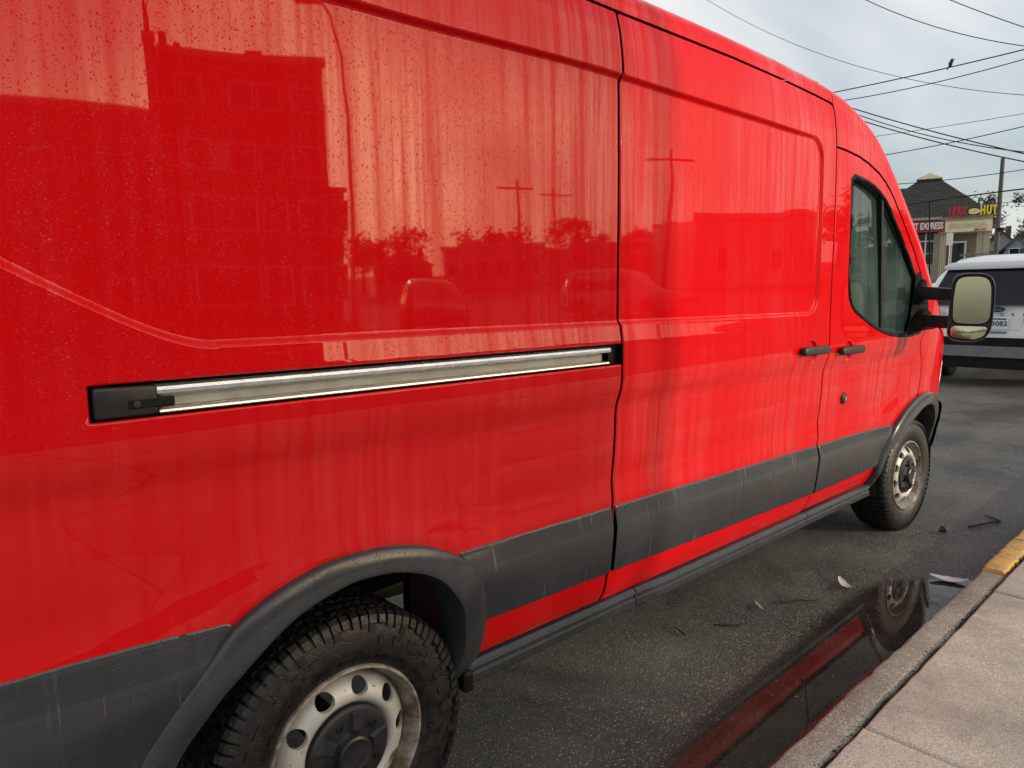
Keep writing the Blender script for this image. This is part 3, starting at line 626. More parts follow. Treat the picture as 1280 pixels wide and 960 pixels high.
# dark structure behind the shut lines
for (xa, xb, za, zb) in ((X0 - .04, X0 + .04, .40, 2.36), (X1 - .04, X1 + .04, .40, 2.36), (3.80, 4.02, .85, 1.30)):
    zs = np.linspace(za, zb, 50); v = []; dd_ = .03 if xa < 3 else .02
    for z in zs: v += [(xa, float(f(xa, z)) + dd_, z), (xb, float(f(xb, z)) + dd_, z)]
    link('door_aperture', mesh('door_aperture', v, [(2 * i, 2 * i + 1, 2 * i + 3, 2 * i + 2) for i in range(49)]), M['seal'], VAN)
mb = MB(); mb.box(-.54, X0 + .03, .045, .06, 1.24, 1.345); link('rail_recess', mb.mesh('rail_recess'), M['seal'], VAN)
# claddings
def clad(parent, poly, nm='side_moulding'):
    def fc(X, Z):   # proud plastic: chamfered top shoulder
        b = f(X, Z); top = .782 - .0127 * (X - .3) ; u = (top - Z) / .062; k = np.where(u < .85, u, np.where(u > 1.15, 1.0, 1 - (1.15 - u) ** 2 / .6)); k = np.clip(k, 0, 1)
        return b - .003 - .016 * k
    return sheet(nm, poly, mat=M['clad'], parent=parent, fine=False, fn=fc, drop=.003, flange=.02, step=.009)
def bt(x): return .806 - .02 * (x + .7) if x < -.3 else .7855 - .0165 * (x - .35)
def bb(x): return .556 - .0245 * (x - .45)
clad(quarter, [(.425, bb(.43)), (X0 - .009, bb(X0)), (X0 - .009, bt(X0)), (.62, bt(.62)), (.43, bt(.43) + .004), (.325, .792), (.365, .735), (.40, .645), (.422, .57)])
clad(quarter, [(-.285, .790), (-.30, .799), (-.42, .806), (-.9, .814), (-1.18, .816), (-1.18, .47), (-.51, .47), (-.46, .56), (-.385, .663)])
clad(door, [(X0 + .009, bb(X0)), (X1 - .008, bb(X1)), (X1 - .008, bt(X1)), (X0 + .009, bt(X0))])
clad(fdoor, [(X1 + .008, bb(X1)), (3.405, .505), (3.425, .56), (3.48, .65), (3.55, .730), (3.3, bt(3.3)), (X1 + .008, bt(X1))])
# wheel arch trims
def arch_trim(nm, A, B, parent):
    def rs(P, n):
        P = np.array(P); d = np.r_[0, np.cumsum(np.hypot(*np.diff(P, axis=0).T))]; t = np.linspace(0, d[-1], n)
        q = np.stack([np.interp(t, d, P[:, 0]), np.interp(t, d, P[:, 1])], 1)
        for _ in range(3): q[1:-1] = (q[:-2] + 2 * q[1:-1] + q[2:]) / 4
        return q
    n = 70; a, b = rs(A, n), rs(B, n); V = []
    cols = [(.015, .006, 0), (0.0, -.018, 0), (.03, -.024, 0), (.10, -.028, 0), (.45, -.034, 0), (.85, -.037, 0), (.97, -.034, 0), (1.0, -.024, 0), (1.0, .04, 0), (.97, .09, 0)]
    base = np.array([max(float(f(p[0], p[1])), -.1) for p in a])
    for i in range(n):
        for (t, o_, _) in cols:
            p = a[i] * (1 - t) + b[i] * t; V.append((p[0], base[i] + o_, p[1]))
    m = len(cols); F = [(i * m + j, i * m + j + 1, (i + 1) * m + j + 1, (i + 1) * m + j) for i in range(n - 1) for j in range(m - 1)]
    me = mesh(nm, V, F); smooth_angle(me, 50); bm = bmesh.new(); bm.from_mesh(me); bmesh.ops.recalc_face_normals(bm, faces=bm.faces); bm.to_mesh(me); bm.free()
    return link(nm, me, M['clad2'], VAN)
arch_trim('wheel_arch_trim', archR, archRin, VAN); arch_trim('wheel_arch_trim', archF, archFin, VAN)
# sill step below the doors: an extruded profile
def extrude_x(nm, prof, xs, mat, parent, cap=True, zs=None):
    V = []; n = len(prof)
    for k, x in enumerate(xs):
        for (y, z) in prof: V.append((x, y + (zs[k][0] if zs else 0), z + (zs[k][1] if zs else 0)))
    F = [(k * n + i, k * n + (i + 1) % n, (k + 1) * n + (i + 1) % n, (k + 1) * n + i) for k in range(len(xs) - 1) for i in range(n)]
    if cap: F += [tuple(range(n)), tuple(range((len(xs) - 1) * n, len(xs) * n))]
    me = mesh(nm, V, F); bm = bmesh.new(); bm.from_mesh(me); bmesh.ops.recalc_face_normals(bm, faces=bm.faces); bm.to_mesh(me); bm.free(); smooth_angle(me, 30)
    return link(nm, me, mat, parent, None if parent is VAN else Vector((0, 0, 0)))
sp = [(.10, .420), (.070, .414), (.060, .405), (.058, .396), (.066, .390), (.066, .380), (.058, .374), (.060, .352), (.075, .338), (.12, .330), (.20, .330), (.20, .420)]
for (xa, xb) in ((.40, 1.20), (1.206, 2.60), (2.606, 3.40)):
    xx = np.linspace(xa, xb, 8); extrude_x('sill_trim', sp, xx, M['clad2'], VAN, zs=[(.018, -.014 * (x - .4) / 1.0 * .55 + (.004 if x < 1.25 else -.002)) for x in xx])
link('sill_end_bracket', boxm('sill_end_bracket', (.388, .095, .378), (.035, .09, .065), .008), M['seal'], VAN)
# roof, cab roof, windscreen, bonnet
def zs_sh(x): return float(np.interp(x, [-1.2, 2.45, 2.6, 2.75, 2.93, 3.09, 3.25, 3.47, 3.756, 3.90, 4.0, 4.10, 4.25, 4.5, 4.8, 4.95], [2.345, 2.372, 2.362, 2.335, 2.270, 2.195, 2.095, 1.935, 1.710, 1.57, 1.45, 1.345, 1.275, 1.20, 1.08, .96]))
def ze(x):
    if x < X1 - .002: return float(np.interp(x, [-1.2, -.3, X0, 1.353, 1.725, 2.11, 2.412, 2.59], [2.343, 2.360, 2.371, 2.377, 2.383, 2.379, 2.369, 2.359]))
    return float(np.interp(x, [2.59, 2.70, 2.85, 2.971, 3.112, 3.20, 3.27, 3.34, 3.49, 3.66, 3.81, 3.885, 3.945, 3.98, 4.1, 4.25, 4.5, 4.8, 4.95], [2.163, 2.161, 2.151, 2.132, 2.098, 2.063, 2.026, 1.980, 1.868, 1.733, 1.598, 1.508, 1.408, 1.300, 1.293, 1.27, 1.198, 1.078, .958]))
def zt(x): return float(np.interp(x, [-1.2, -.9, 0, 1.5, 2.1, 2.5, 2.75, 3.0, 3.12, 3.25, 3.5, 3.74, 3.98, 4.22, 4.36, 4.45, 4.6, 4.75, 4.88, 4.95], [2.50, 2.545, 2.575, 2.590, 2.588, 2.57, 2.54, 2.47, 2.42, 2.345, 2.185, 2.02, 1.85, 1.67, 1.56, 1.45, 1.40, 1.33, 1.2, 1.02]))
def smooth1(fn, x, w=.06): return sum(fn(x + d) for d in (-w, -w / 2, 0, w / 2, w)) / 5
def shell(nm, xs, mats, mi=None, nA=7, nB=30):
    V = []; N_ = []
    for x in xs:
        z_e = ze(x); z_s = max(smooth1(zs_sh, x), z_e + .004); z_t = smooth1(zt, x, .05)
        row = []
        for k in range(nA): z = z_e + (z_s - z_e) * k / nA; row.append((x, float(f(x, z)), z))
        ys = float(f(x, z_s)); n = 2.5 if x < 2.6 else float(np.interp(x, [2.6, 3.1, 4.3, 4.9], [2.5, 2.9, 3.2, 2.4]))
        for k in range(nB + 1):
            a = (k / nB) ** 1.3 * math.pi / 2
            row.append((x, 1.03 - (1.03 - ys) * math.cos(a) ** (2 / n), z_s + (z_t - z_s) * math.sin(a) ** (2 / n)))
        row += [(x, WID - p[1], p[2]) for p in row[-2::-1]]
        V += row; m = len(row)
    F = [(i * m + j, i * m + j + 1, (i + 1) * m + j + 1, (i + 1) * m + j) for i in range(len(xs) - 1) for j in range(m - 1)]
    me = mesh(nm, V, F, True); bm = bmesh.new(); bm.from_mesh(me); bmesh.ops.recalc_face_normals(bm, faces=bm.faces); bm.to_mesh(me); bm.free()
    return me, m, nA, nB
me, _, _, _ = shell('roof', np.r_[np.linspace(-1.16, 2.3, 60), np.linspace(2.33, 2.586, 14)], None); roof = link('roof', me, M['paint'], VAN)
xsc = np.r_[np.linspace(2.590, 4.945, 110)]
me, m, nA, nB = shell('cab_roof', xsc, None); me.materials.append(M['paint']); me.materials.append(M['wind']); me.materials.append(M['seal'])
for p in me.polygons:
    c = p.center; yy = min(c.y, WID - c.y)
    if 3.12 < c.x < 4.44 and yy > .115 + .03: p.material_index = 1
    elif 3.09 < c.x < 4.47 and yy > .115: p.material_index = 2
link('cab_roof', me, None, VAN)
# far side, rear, floor and nose of the body
mb = MB(); zz = np.linspace(.40, 2.355, 40); xx = np.linspace(-1.19, 4.94, 70); v = []
for x in xx:
    zt_ = min(2.36, ze(x) if x < 2.59 else ze(x))
    for k in range(40): z = .40 + (zt_ - .40) * k / 39; v.append((x, WID - float(f(x, z)), z))
F = []
for i in range(69):
    for k in range(39):
        cx, cz = (xx[i] + xx[i + 1]) / 2, v[i * 40 + k][2]
        if math.hypot(cx, cz - .38) < .45 or math.hypot(cx - 3.95, cz - .38) < .45: continue
        if 2.8 < cx < 3.8 and 1.28 < cz < min(2.02, 2.02 - (cx - 3.1) * .78): continue
        F.append((i * 40 + k, i * 40 + k + 1, (i + 1) * 40 + k + 1, (i + 1) * 40 + k))
link('far_side_panel', mesh('far_side_panel', v, F, True), M['paint'], VAN)
mb = MB(); mb.add([(-1.195, .06, .42), (-1.195, WID - .06, .42), (-1.195, WID - .03, 1.3), (-1.19, WID - .05, 2.3), (-1.165, WID / 2, 2.50), (-1.19, .05, 2.3), (-1.195, .03, 1.3)], [(0, 1, 2, 3, 4, 5, 6)])
link('rear_door', mb.mesh('rear_door'), M['paint'], VAN)
for yy in (.10, WID - .10): link('tail_lamp', boxm('tail_lamp', (-1.20, yy, 1.35), (.03, .12, .75), .01), M['tail'], VAN)
link('rear_bumper', boxm('rear_bumper', (-1.25, WID / 2, .52), (.16, 1.9, .24), .04, seg=3, smooth=True), M['clad'], VAN)
nose = MB(); v = []
for k, z in enumerate(np.linspace(.32, 1.03, 12)):
    for yy in np.linspace(float(f(4.945, max(z, .32))), WID - float(f(4.945, max(z, .32))), 14): v.append((4.945 + .10 * (1 - ((yy - 1.03) / .85) ** 2) - .04 * (k / 11) ** 2, yy, z))
nose.add(v, [(k * 14 + i, k * 14 + i + 1, (k + 1) * 14 + i + 1, (k + 1) * 14 + i) for k in range(11) for i in range(13)])
link('grille', nose.mesh('grille', 60), M['black'], VAN)
mb = MB(); mb.box(.66, 3.30, .16, WID - .16, .56, .59); mb.box(-1.15, .655, .10, WID - .10, .86, .89); mb.box(3.30, 4.9, .30, WID - .30, .62, .66)
link('floor_pan', mb.mesh('floor_pan'), M['under'], VAN)
mb = MB()
for yy in (.50, 1.50): mb.box(-1.1, 4.6, yy, yy + .07, .66, .80)
mb.tube([(0, .10, .352), (0, WID - .10, .352)], .05, 12)
mb.add(*tube_data([(0, 1.0, .352), (.0, 1.16, .352)], .15, 14))
for yy in (.40, 1.60): mb.tube([(-.75, yy, .50), (-.35, yy, .40), (0, yy, .385), (.35, yy, .43), (.62, yy, .52)], .028, 8)
link('chassis_frame', mb.mesh('chassis_frame', 50), M['under'], VAN)
link('muffler', tubem('muffler', [(.28, .80, .43), (.36, .81, .425), (.95, .88, .37), (1.02, .88, .36)], [.02, .078, .078, .02], 18), M['tank'], VAN)
mb = MB(); mb.box(.36, .385, .07, .34, .42, .78); mb.box(.36, .40, .30, .33, .40, .84)
link('wheel_house_flange', mb.mesh('wheel_house_flange'), M['frame'], VAN)
link('mud_bracket', tubem('mud_bracket', [(.44, .42, .60), (.22, .50, .55), (.05, .52, .50)], .03, 8), M['under'], VAN)
for (cx, zc_, yb) in ((0, .38, .42), (3.95, .38, .44)):       # wheel-house tubs
    v = []; na = 24
    for k in range(na + 1):
        a = math.radians(-10 + 200 * k / na) if cx > 1 else math.radians(75 + 105 * k / na)
        for yy in (.07, yb): v.append((cx + .475 * math.cos(a), yy, zc_ + .44 * math.sin(a)))
    mb = MB(); mb.add(v, [(2 * k, 2 * k + 1, 2 * k + 3, 2 * k + 2) for k in range(na)])
    link('wheel_house', mb.mesh('wheel_house', 60), M['under'], VAN)
# sliding-door rail
extr = [(.030, 1.321), (.006, 1.321), (-.003, 1.317), (-.006, 1.311), (-.005, 1.304), (.002, 1.300), (.016, 1.299), (.018, 1.297), (.034, 1.297), (.034, 1.302)]
rail = extrude_x('door_rail', extr, np.linspace(-.413, .945, 30), M['alu'], VAN)
extrude_x('channel', [(.020, 1.2985), (.020, 1.2765), (.036, 1.2765), (.036, 1.2985)], np.linspace(-.40, .93, 10), M['alu2'], rail)
extrude_x('lower_lip', [(.030, 1.2755), (.004, 1.2755), (-.003, 1.272), (-.004, 1.268), (.002, 1.2645), (.030, 1.2645)], np.linspace(-.41, .94, 10), M['alu'], rail)
cap = link('rail_end_cap', prism('rail_end_cap', [(-.522, 1.265), (-.412, 1.2655), (-.412, 1.3215), (-.522, 1.3235)], 'y', -.008, .03, .006, 3), M['black'], VAN)
link('cap_channel', boxm('cap_channel', (-.425, -.0045, 1.288), (.085, .010, .020), .003), M['seal'], cap, Vector((0, 0, 0)))
link('cap_bolt', lathe_y('cap_bolt', [(.007, -.0085), (.007, -.0095), (.0001, -.0100)], 14), M['cap'], cap, Vector((-.452, -.004, 1.289)))
# window, seals, divider
glass = sheet('window', [p for p in shrink(win, (3.28, 1.65), .985)], off=.012, mat=M['glass'], parent=fdoor, fine=False, flange=0, drop=0, fn=lambda X, Z: f(X, Z) + .02 * sstep(1.3, 2.05, Z))
def ring(nm, poly, rad, off, parent, mat, asp=1.0):
    p = densify(poly, .03); pts = [Vector((x, float(f(x, z)) + off, z)) for x, z in p]; pts += [pts[0], pts[1]]
    v, ff = tube_data(pts, rad, 6, False); me = mesh(nm, v, ff); smooth_angle(me, 60); return link(nm, me, mat, parent, Vector((0, 0, 0)))
ring('window_seal', shrink(win, (3.28, 1.65),   .993), .0115, .004, fdoor, M['seal'])
mb = MB(); v = []
for x, z in ((3.172, 1.985), (3.205, 1.68), (3.245, 1.275)):
    yb = float(f(x, z)) + .004
    v += [(x - .012, yb, z), (x + .014, yb, z), (x + .014, yb + .03, z), (x - .012, yb + .03, z)]
for k in range(2): mb.add(v[4 * k:4 * k + 8], [(0, 1, 5, 4), (1, 2, 6, 5), (3, 0, 4, 7)])
link('window_divider', mb.mesh('window_divider'), M['seal'], fdoor, Vector((0, 0, 0)))
# handles
for (par, hx, wd) in ((door, 2.405, .27), (fdoor, 2.815, .27)):
    hz = 1.2255 - (hx - 2.405) * .05
    me = prism('door_handle', [(-wd / 2, -.017), (wd / 2 - .02, -.020), (wd / 2, -.011), (wd / 2, .010), (wd / 2 - .015, .018), (-wd / 2 + .015, .022), (-wd / 2, .014)], 'y', -.034, -.008, .009, 3)
    link('door_handle', me, M['black'], par, Vector((hx, 0, hz)))
    link('handle_mount', boxm('handle_mount', (0, 0, 0), (wd * .9, .03, .02), .004), M['seal'], par, Vector((hx, .002, hz)))
# fuel cap lock
lk = link('lock_plug', lathe_y('lock_plug', [(.030, .004), (.030, -.004), (.024, -.010), (.016, -.012), (.0001, -.012)], 24), M['black'], fdoor, Vector((2.853, float(f(2.853, .955)), .955))); lk.scale = (1, 1, 1)
link('lock_barrel', lathe_y('lock_barrel', [(.010, -.011), (.010, -.015), (.0001, -.0155)], 16), M['chrome'], fdoor, Vector((2.853, float(f(2.853, .955)), .955)))
# ------------------------------------------------------------------ wheels
def ring_with_holes(nm, prof, nh, rh, hr, n=96):
    """wheel disc: annulus with round holes pushed on a dished profile (r -> y)"""
    r0, r1 = prof[0][0], prof[-1][0]; pr = np.array(prof)
    loops = [[(r1 * math.cos(2 * math.pi * k / n), r1 * math.sin(2 * math.pi * k / n)) for k in range(n)], [(r0 * math.cos(2 * math.pi * k / 60), r0 * math.sin(2 * math.pi * k / 60)) for k in range(60)]]
    for h in range(nh):
        a = 2 * math.pi * (h + .5) / nh; c = (rh * math.cos(a), rh * math.sin(a)); ta = (-math.sin(a), math.cos(a)); ra = (math.cos(a), math.sin(a))
        loops.append([(c[0] + ta[0] * hr * 1.12 * math.cos(t) + ra[0] * hr * .95 * math.sin(t), c[1] + ta[1] * hr * 1.12 * math.cos(t) + ra[1] * hr * .95 * math.sin(t)) for t in np.linspace(0, 2 * math.pi, 22)[:-1]])
    pts = []; ed = []
    for lp in loops: b = len(pts); pts += lp; ed += [(b + i, b + (i + 1) % len(lp)) for i in range(len(lp))]
    nb = len(pts)
    q = [(r * math.cos(2 * math.pi * (k + .5 * j) / 90), r * math.sin(2 * math.pi * (k + .5 * j) / 90)) for j, r in enumerate(np.linspace(r0 + .005, r1 - .005, 14)) for k in range(90)]
    q = np.array(q)
    for lp in loops[2:]: q = q[(~inside(q, lp)) & (pdist(q, lp) > .003)]
    r = delaunay_2d_cdt([Vector(p) for p in pts] + [Vector(p) for p in q], ed, [], 0, 1e-7)
    V2 = np.array([(p.x, p.y) for p in r[0]]); F = [tuple(t) for t in r[2]]; C = np.array([V2[list(t)].mean(0) for t in F]); R_ = np.hypot(*C.T)
    k = (R_ > r0 * .998) & (R_ < r1)
    for lp in loops[2:]: k &= ~inside(C, lp)
    F = [t for t, kk in zip(F, k) if kk]
    y = np.interp(np.hypot(*V2.T), pr[:, 0], pr[:, 1]); V = [(a[0], b, a[1]) for a, b in zip(V2, y)]
    for lp in loops[2:]:           # hole walls
        b = len(V); m = len(lp)
        for d in (0, .012):
            for p in lp: V.append((p[0], float(np.interp(math.hypot(*p), pr[:, 0], pr[:, 1])) + d, p[1]))
        F += [(b + i, b + (i + 1) % m, b + m + (i + 1) % m, b + m + i) for i in range(m)]
    return V, F
def make_wheel(kind, rim=.213, R=.356):
    """axis y, outer face towards -y at y=0"""
    W = .235
    disc = [(.112, .030), (.118, .020), (.124, .012), (.134, .008), (.150, .012), (.166, .024), (.178, .040), (.188, .058)]
    v, fc = ring_with_holes('wheel', disc, 10, .157, .0215)
    mb = MB(); mb.add(v, fc)
    l = [(rim + .004, .012), (rim + .002, .004), (rim - .004, .003), (rim - .008, .010), (rim - .012, .028), (rim - .020, .046), (rim - .022, .062), (.189, .062), (.186, .10), (.180, .20)]
    n = 72; V = []; F = []
    for (r, y) in l:
        for k in range(n): a = 2 * math.pi * k / n; V.append((r * math.cos(a), y, r * math.sin(a)))
    for i in range(len(l) - 1):
        for k in range(n): F.append((i * n + k, (i + 1) * n + k, (i + 1) * n + (k + 1) % n, i * n + (k + 1) % n))
    mb.add(V, F); wm = mb.mesh('wheel'); smooth_angle(wm, 40)
    # tyre
    bead = rim + .003
    tp = [(bead - .012, .030), (bead, .012), (bead + .012, .004), (bead + .035, -.004), (bead + .065, -.008), (bead + .095, -.004), (R - .032, .002), (R - .016, .012), (R - .010, .030), (R - .008, .07), (R - .008, W - .07), (R - .012, W - .03), (R - .03, W - .002), (bead + .06, W + .008), (bead, W - .012), (bead - .02, W - .03)]
    tm = lathe_y('tyre', tp, 96); smooth_angle(tm, 50)
    tr = MB()
    def lug(a0, a1, y0, y1, r0, r1, skew=0.0, ybot=None):
        P = []
        for r, sh in ((r0, 0), (r1, .06 * (a1 - a0))):
            for (a, y, s) in ((a0 + sh, y0, 0), (a1 - sh, y0, 0), (a1 - sh, y1, 1), (a0 + sh, y1, 1)):
                aa = a + skew * s; P.append((r * math.cos(aa), y, r * math.sin(aa)))
        tr.add(P, [(3, 2, 1, 0), (4, 5, 6, 7), (0, 1, 5, 4), (1, 2, 6, 5), (2, 3, 7, 6), (3, 0, 4, 7)])
    def shoulder(a0, a1, depth, ro):      # wraps from tread to sidewall
        prof_ = [(ro, .030), (ro - .002, .014), (R - .010, .002), (R - .028, -.006), (R - depth, -.0085)]; inn = [(R - .012, .030), (R - .014, .018), (R - .022, .012), (R - .030, .004), (R - depth, .002)]
        P = []
        for a in (a0, a1):
            for (r, y) in prof_: P.append((r * math.cos(a), y, r * math.sin(a)))
            for (r, y) in inn: P.append((r * math.cos(a), y, r * math.sin(a)))
        F = []; m = len(prof_)
        for i in range(m - 1): F.append((i, i + 1, 2 * m + i + 1, 2 * m + i)); F.append((i, m + i, m + i + 1, i + 1)); F.append((2 * m + i, 2 * m + i + 1, 3 * m + i + 1, 3 * m + i))
        F.append((m - 1, 2 * m - 1, 4 * m - 1, 3 * m - 1)); F.append((0, 2 * m, 3 * m, m)); tr.add(P, F)
    rr = random.Random(3)
    if kind == 'rugged':
        N_ = 40; st = 2 * math.pi / N_
        for k in range(N_):
            a = k * st; long = k % 2 == 0
            shoulder(a, a + st * (.40 if long else .34), .052 if long else .036, R + .001); shoulder(a + st * .50, a + st * .86, .040 if long else .030, R)
            for j, (y0, y1, sk, of) in enumerate(((.036, .066, .05, .2), (.074, .104, -.06, .55), (.112, .140, .05, .1), (.148, .178, -.05, .6), (.186, .222, .03, .3))):
                a2 = a + st * of; lug(a2, a2 + st * .40, y0, y1, R - .012, R + .001 - .0006 * j, sk * .5); lug(a2 + st * .5, a2 + st * .84, y0 + .004, y1 - .002, R - .012, R, -sk * .4)
    else:
        N_ = 68; st = 2 * math.pi / N_
        for k in range(N_):
            a = k * st; shoulder(a, a + st * .62, .030, R)
            for (y0, y1, of, wd) in ((.036, .078, .1, .75), (.088, .146, .4, .85), (.156, .200, .2, .75)): lug(a + st * of, a + st * (of + wd), y0, y1, R - .012, R)
    for k in range(150 if kind == 'rugged' else 0):          # moulded serrations and side bars
        a = 2 * math.pi * k / 150; P = []
        for aa in (a, a + .018):
            for (r, y) in ((bead + .020, -.0015), (bead + .030, -.0045), (bead + .030, .004), (bead + .020, .006)): P.append((r * math.cos(aa), y, r * math.sin(aa)))
        tr.add(P, [(0, 1, 5, 4), (0, 3, 2, 1), (4, 5, 6, 7), (1, 2, 6, 5), (0, 4, 7, 3)])
    for k in range(30 if kind == 'rugged' else 0):
        if k % 10 in (8, 9): continue
        a = 2 * math.pi * k / 30; da = (.05, .12, .09, .05)[k % 4]; P = []
        for aa in (a, a + da):
            for (r, y) in ((bead + .055, -.0075), (bead + .056, -.0105), (bead + .078, -.0100), (bead + .079, -.006)): P.append((r * math.cos(aa + .02 * (r > bead + .06)), y, r * math.sin(aa + .02 * (r > bead + .06))))
        tr.add(P, [(0, 1, 5, 4), (1, 2, 6, 5), (2, 3, 7, 6), (0, 3, 2, 1), (4, 5, 6, 7)])
    trm = tr.mesh('tread')
    bm = bmesh.new(); bm.from_mesh(trm); bmesh.ops.recalc_face_normals(bm, faces=bm.faces); bm.to_mesh(trm); bm.free()
    # hub cap with its bosses
    hm = lathe_y('hub_cap', [(.1135, .026), (.1125, .010), (.106, .003), (.090, .000), (.070, .004), (.052, .002), (.048, -.004), (.046, -.018), (.040, -.021), (.036, -.019), (.034, -.0185), (.0001, -.0185)], 60); smooth_angle(hm, 30)
    bs = MB()
    for k in range(5):
        a = 2 * math.pi * k / 5 + .35; ca, sa = math.cos(a), math.sin(a)
        def P(r, t, y): return (r * ca - t * sa, y, r * sa + t * ca)
        # raised trapezoid spoke
        b = [P(.052, -.016, .0), P(.104, -.024, .004), P(.104, .024, .004), P(.052, .016, .0)]; t = [P(.058, -.011, -.009), P(.098, -.017, -.006), P(.098, .017, -.006), P(.058, .011, -.009)]
        bs.add(b + t, [(4, 5, 6, 7), (0, 1, 5, 4), (1, 2, 6, 5), (2, 3, 7, 6), (3, 0, 4, 7)])
        a2 = a + math.pi / 5; q = [(.082 * math.cos(a2) + .010 * math.cos(u), .082 * math.sin(a2) + .010 * math.sin(u)) for u in np.linspace(0, 2 * math.pi, 13)[:-1]]
        q2 = [(.082 * math.cos(a2) + .007 * math.cos(u), .082 * math.sin(a2) + .007 * math.sin(u)) for u in np.linspace(0, 2 * math.pi, 13)[:-1]]
        bs.add([(x, .004, z) for x, z in q] + [(x, -.006, z) for x, z in q2] + [(x, .0, z) for x, z in q2], [(i, (i + 1) % 12, 12 + (i + 1) % 12, 12 + i) for i in range(12)] + [(12 + i, 12 + (i + 1) % 12, 24 + (i + 1) % 12, 24 + i) for i in range(12)] + [tuple(range(24, 36))])
    bm_ = bs.mesh('boss', 30); bm = bmesh.new(); bm.from_mesh(bm_); bmesh.ops.recalc_face_normals(bm, faces=bm.faces); bm.to_mesh(bm_); bm.free()
    return wm, tm, trm, hm, bm_
wr = make_wheel('rugged'); wf = make_wheel('road')
def put_wheel(ms, loc, rot=0.0, flip=False):
    w_ = link('wheel', ms[0], M['steel'], VAN, Vector(loc) - ROOTLOC['cargo_van']); w_.rotation_euler = (0, rot, math.pi if flip else 0)
    for nm, me, m in (('tyre', ms[1], M['rubber']), ('tread', ms[2], M['rubber']), ('hub_cap', ms[3], M['cap'])): link(nm, me, m, w_, Vector((0, 0, 0)))
    link('boss', ms[4], M['cap'], w_, Vector((0, 0, 0)))
    if ms is wf: w_.rotation_euler[2] += math.radians(-3) if not flip else 0
put_wheel(wr, (.0, .048, .349), .25); put_wheel(wf, (3.95, .050, .352), .1)
put_wheel(wr, (.0, WID - .048, .349), .9, True); put_wheel(wf, (3.95, WID - .05, .352), .4, True)
# ------------------------------------------------------------------ mirror
# sail on the door's front corner
v = []
sail = [(3.60,1.262),(3.70,1.255),(3.86,1.262),(3.965,1.29),(3.955,1.42),(3.90,1.50),(3.80,1.59),(3.76,1.61),(3.71,1.575),(3.69,1.47),(3.66,1.36)]
def sail_fn(X, Z): return f(X, Z) - .006
sl_ = sheet('mirror_sail', sail, off=-.006, mat=M['sail'], parent=fdoor, fine=False, flange=.03, step=.03)
mir = link('mirror_base', prism('mirror_base', [(3.63, 1.268), (3.96, 1.268), (3.965, 1.30), (3.90, 1.36), (3.80, 1.395), (3.72, 1.37), (3.67, 1.315)], 'y', -.055, .03, .02, 3), M['sail'], VAN)
link('upper_mount', prism('upper_mount', [(3.70, 1.42), (3.84, 1.42), (3.85, 1.50), (3.80, 1.57), (3.72, 1.53)], 'y', -.035, .03, .015, 3), M['sail'], mir, Vector((0, 0, 0)))
def arm(nm, a, b, s0, s1):
    a, b = Vector(a), Vector(b); bm = bmesh.new(); vs = []
    for p, s in ((a, s0), (b, s1)):
        for dx, dz in ((-1, -1), (1, -1), (1, 1), (-1, 1)): vs.append(bm.verts.new((p.x + dx * s[0], p.y, p.z + dz * s[1])))
    for q in ((3, 2, 1, 0), (4, 5, 6, 7), (0, 1, 5, 4), (1, 2, 6, 5), (2, 3, 7, 6), (3, 0, 4, 7)): bm.faces.new([vs[i] for i in q])
    bmesh.ops.recalc_face_normals(bm, faces=bm.faces); bmesh.ops.bevel(bm, geom=list(bm.edges), offset=.008, segments=2, profile=.5, affect='EDGES')
    return link(nm, smooth_angle(from_bm(nm, bm), 40), M['trim'], mir, Vector((0, 0, 0)))
arm('mirror_arm', (3.755, .00, 1.487), (3.70, -.27, 1.470), (.045, .040), (.035, .030)); arm('mirror_arm', (3.76, -.02, 1.325), (3.70, -.27, 1.318), (.050, .038), (.035, .034))
# head: rounded shell, glass faces back towards the driver
def head_outline(s=1.0, ox=0.0):
    P = [(-.105, -.165), (-.085, -.185), (-.02, -.195), (.05, -.190), (.085, -.165), (.105, -.12), (.110, .0), (.108, .12), (.095, .165), (.06, .183), (-.03, .186), (-.075, .180), (-.092, .155), (-.100, .0)]
    return [(x * s + ox, z * s) for x, z in P]
HC = Vector((3.66, -.300, 1.405))
def head_part(nm, rings, mat, parent, loc, capi=(), rz=0.0):
    V = []; n = len(rings[0][0])
    for (ol, x) in rings:
        for (u, z) in ol: V.append((x, -u, z))
    F = [(k * n + i, k * n + (i + 1) % n, (k + 1) * n + (i + 1) % n, (k + 1) * n + i) for k in range(len(rings) - 1) for i in range(n)]
    for c in capi: F.append(tuple(range(c * n, (c + 1) * n)))
    me = mesh(nm, V, F); bm = bmesh.new(); bm.from_mesh(me); bmesh.ops.recalc_face_normals(bm, faces=bm.faces); bm.to_mesh(me); bm.free(); smooth_angle(me, 45)
    o = link(nm, me, mat, parent, loc); o.rotation_euler = (0, 0, rz); return o
def smooth_outline(P, n=48):
    P = np.array(P + [P[0]]); d = np.r_[0, np.cumsum(np.hypot(*np.diff(P, axis=0).T))]; t = np.linspace(0, d[-1], n + 1)[:-1]
    q = np.stack([np.interp(t, d, P[:, 0]), np.interp(t, d, P[:, 1])], 1)
    for _ in range(2): q = (np.roll(q, 1, 0) + 2 * q + np.roll(q, -1, 0)) / 4
    return [tuple(p) for p in q]
so_ = lambda s: smooth_outline(head_outline(s))
RZ = math.radians(13)
hd = head_part('mirror_head', [(so_(.92), .012), (so_(.93), .0), (so_(.985), -.004), (so_(1.0), .004), (so_(1.0), .04), (so_(.93), .085), (so_(.75), .115), (so_(.4), .13)], M['clad'], mir, HC, capi=(7, 0), rz=RZ)
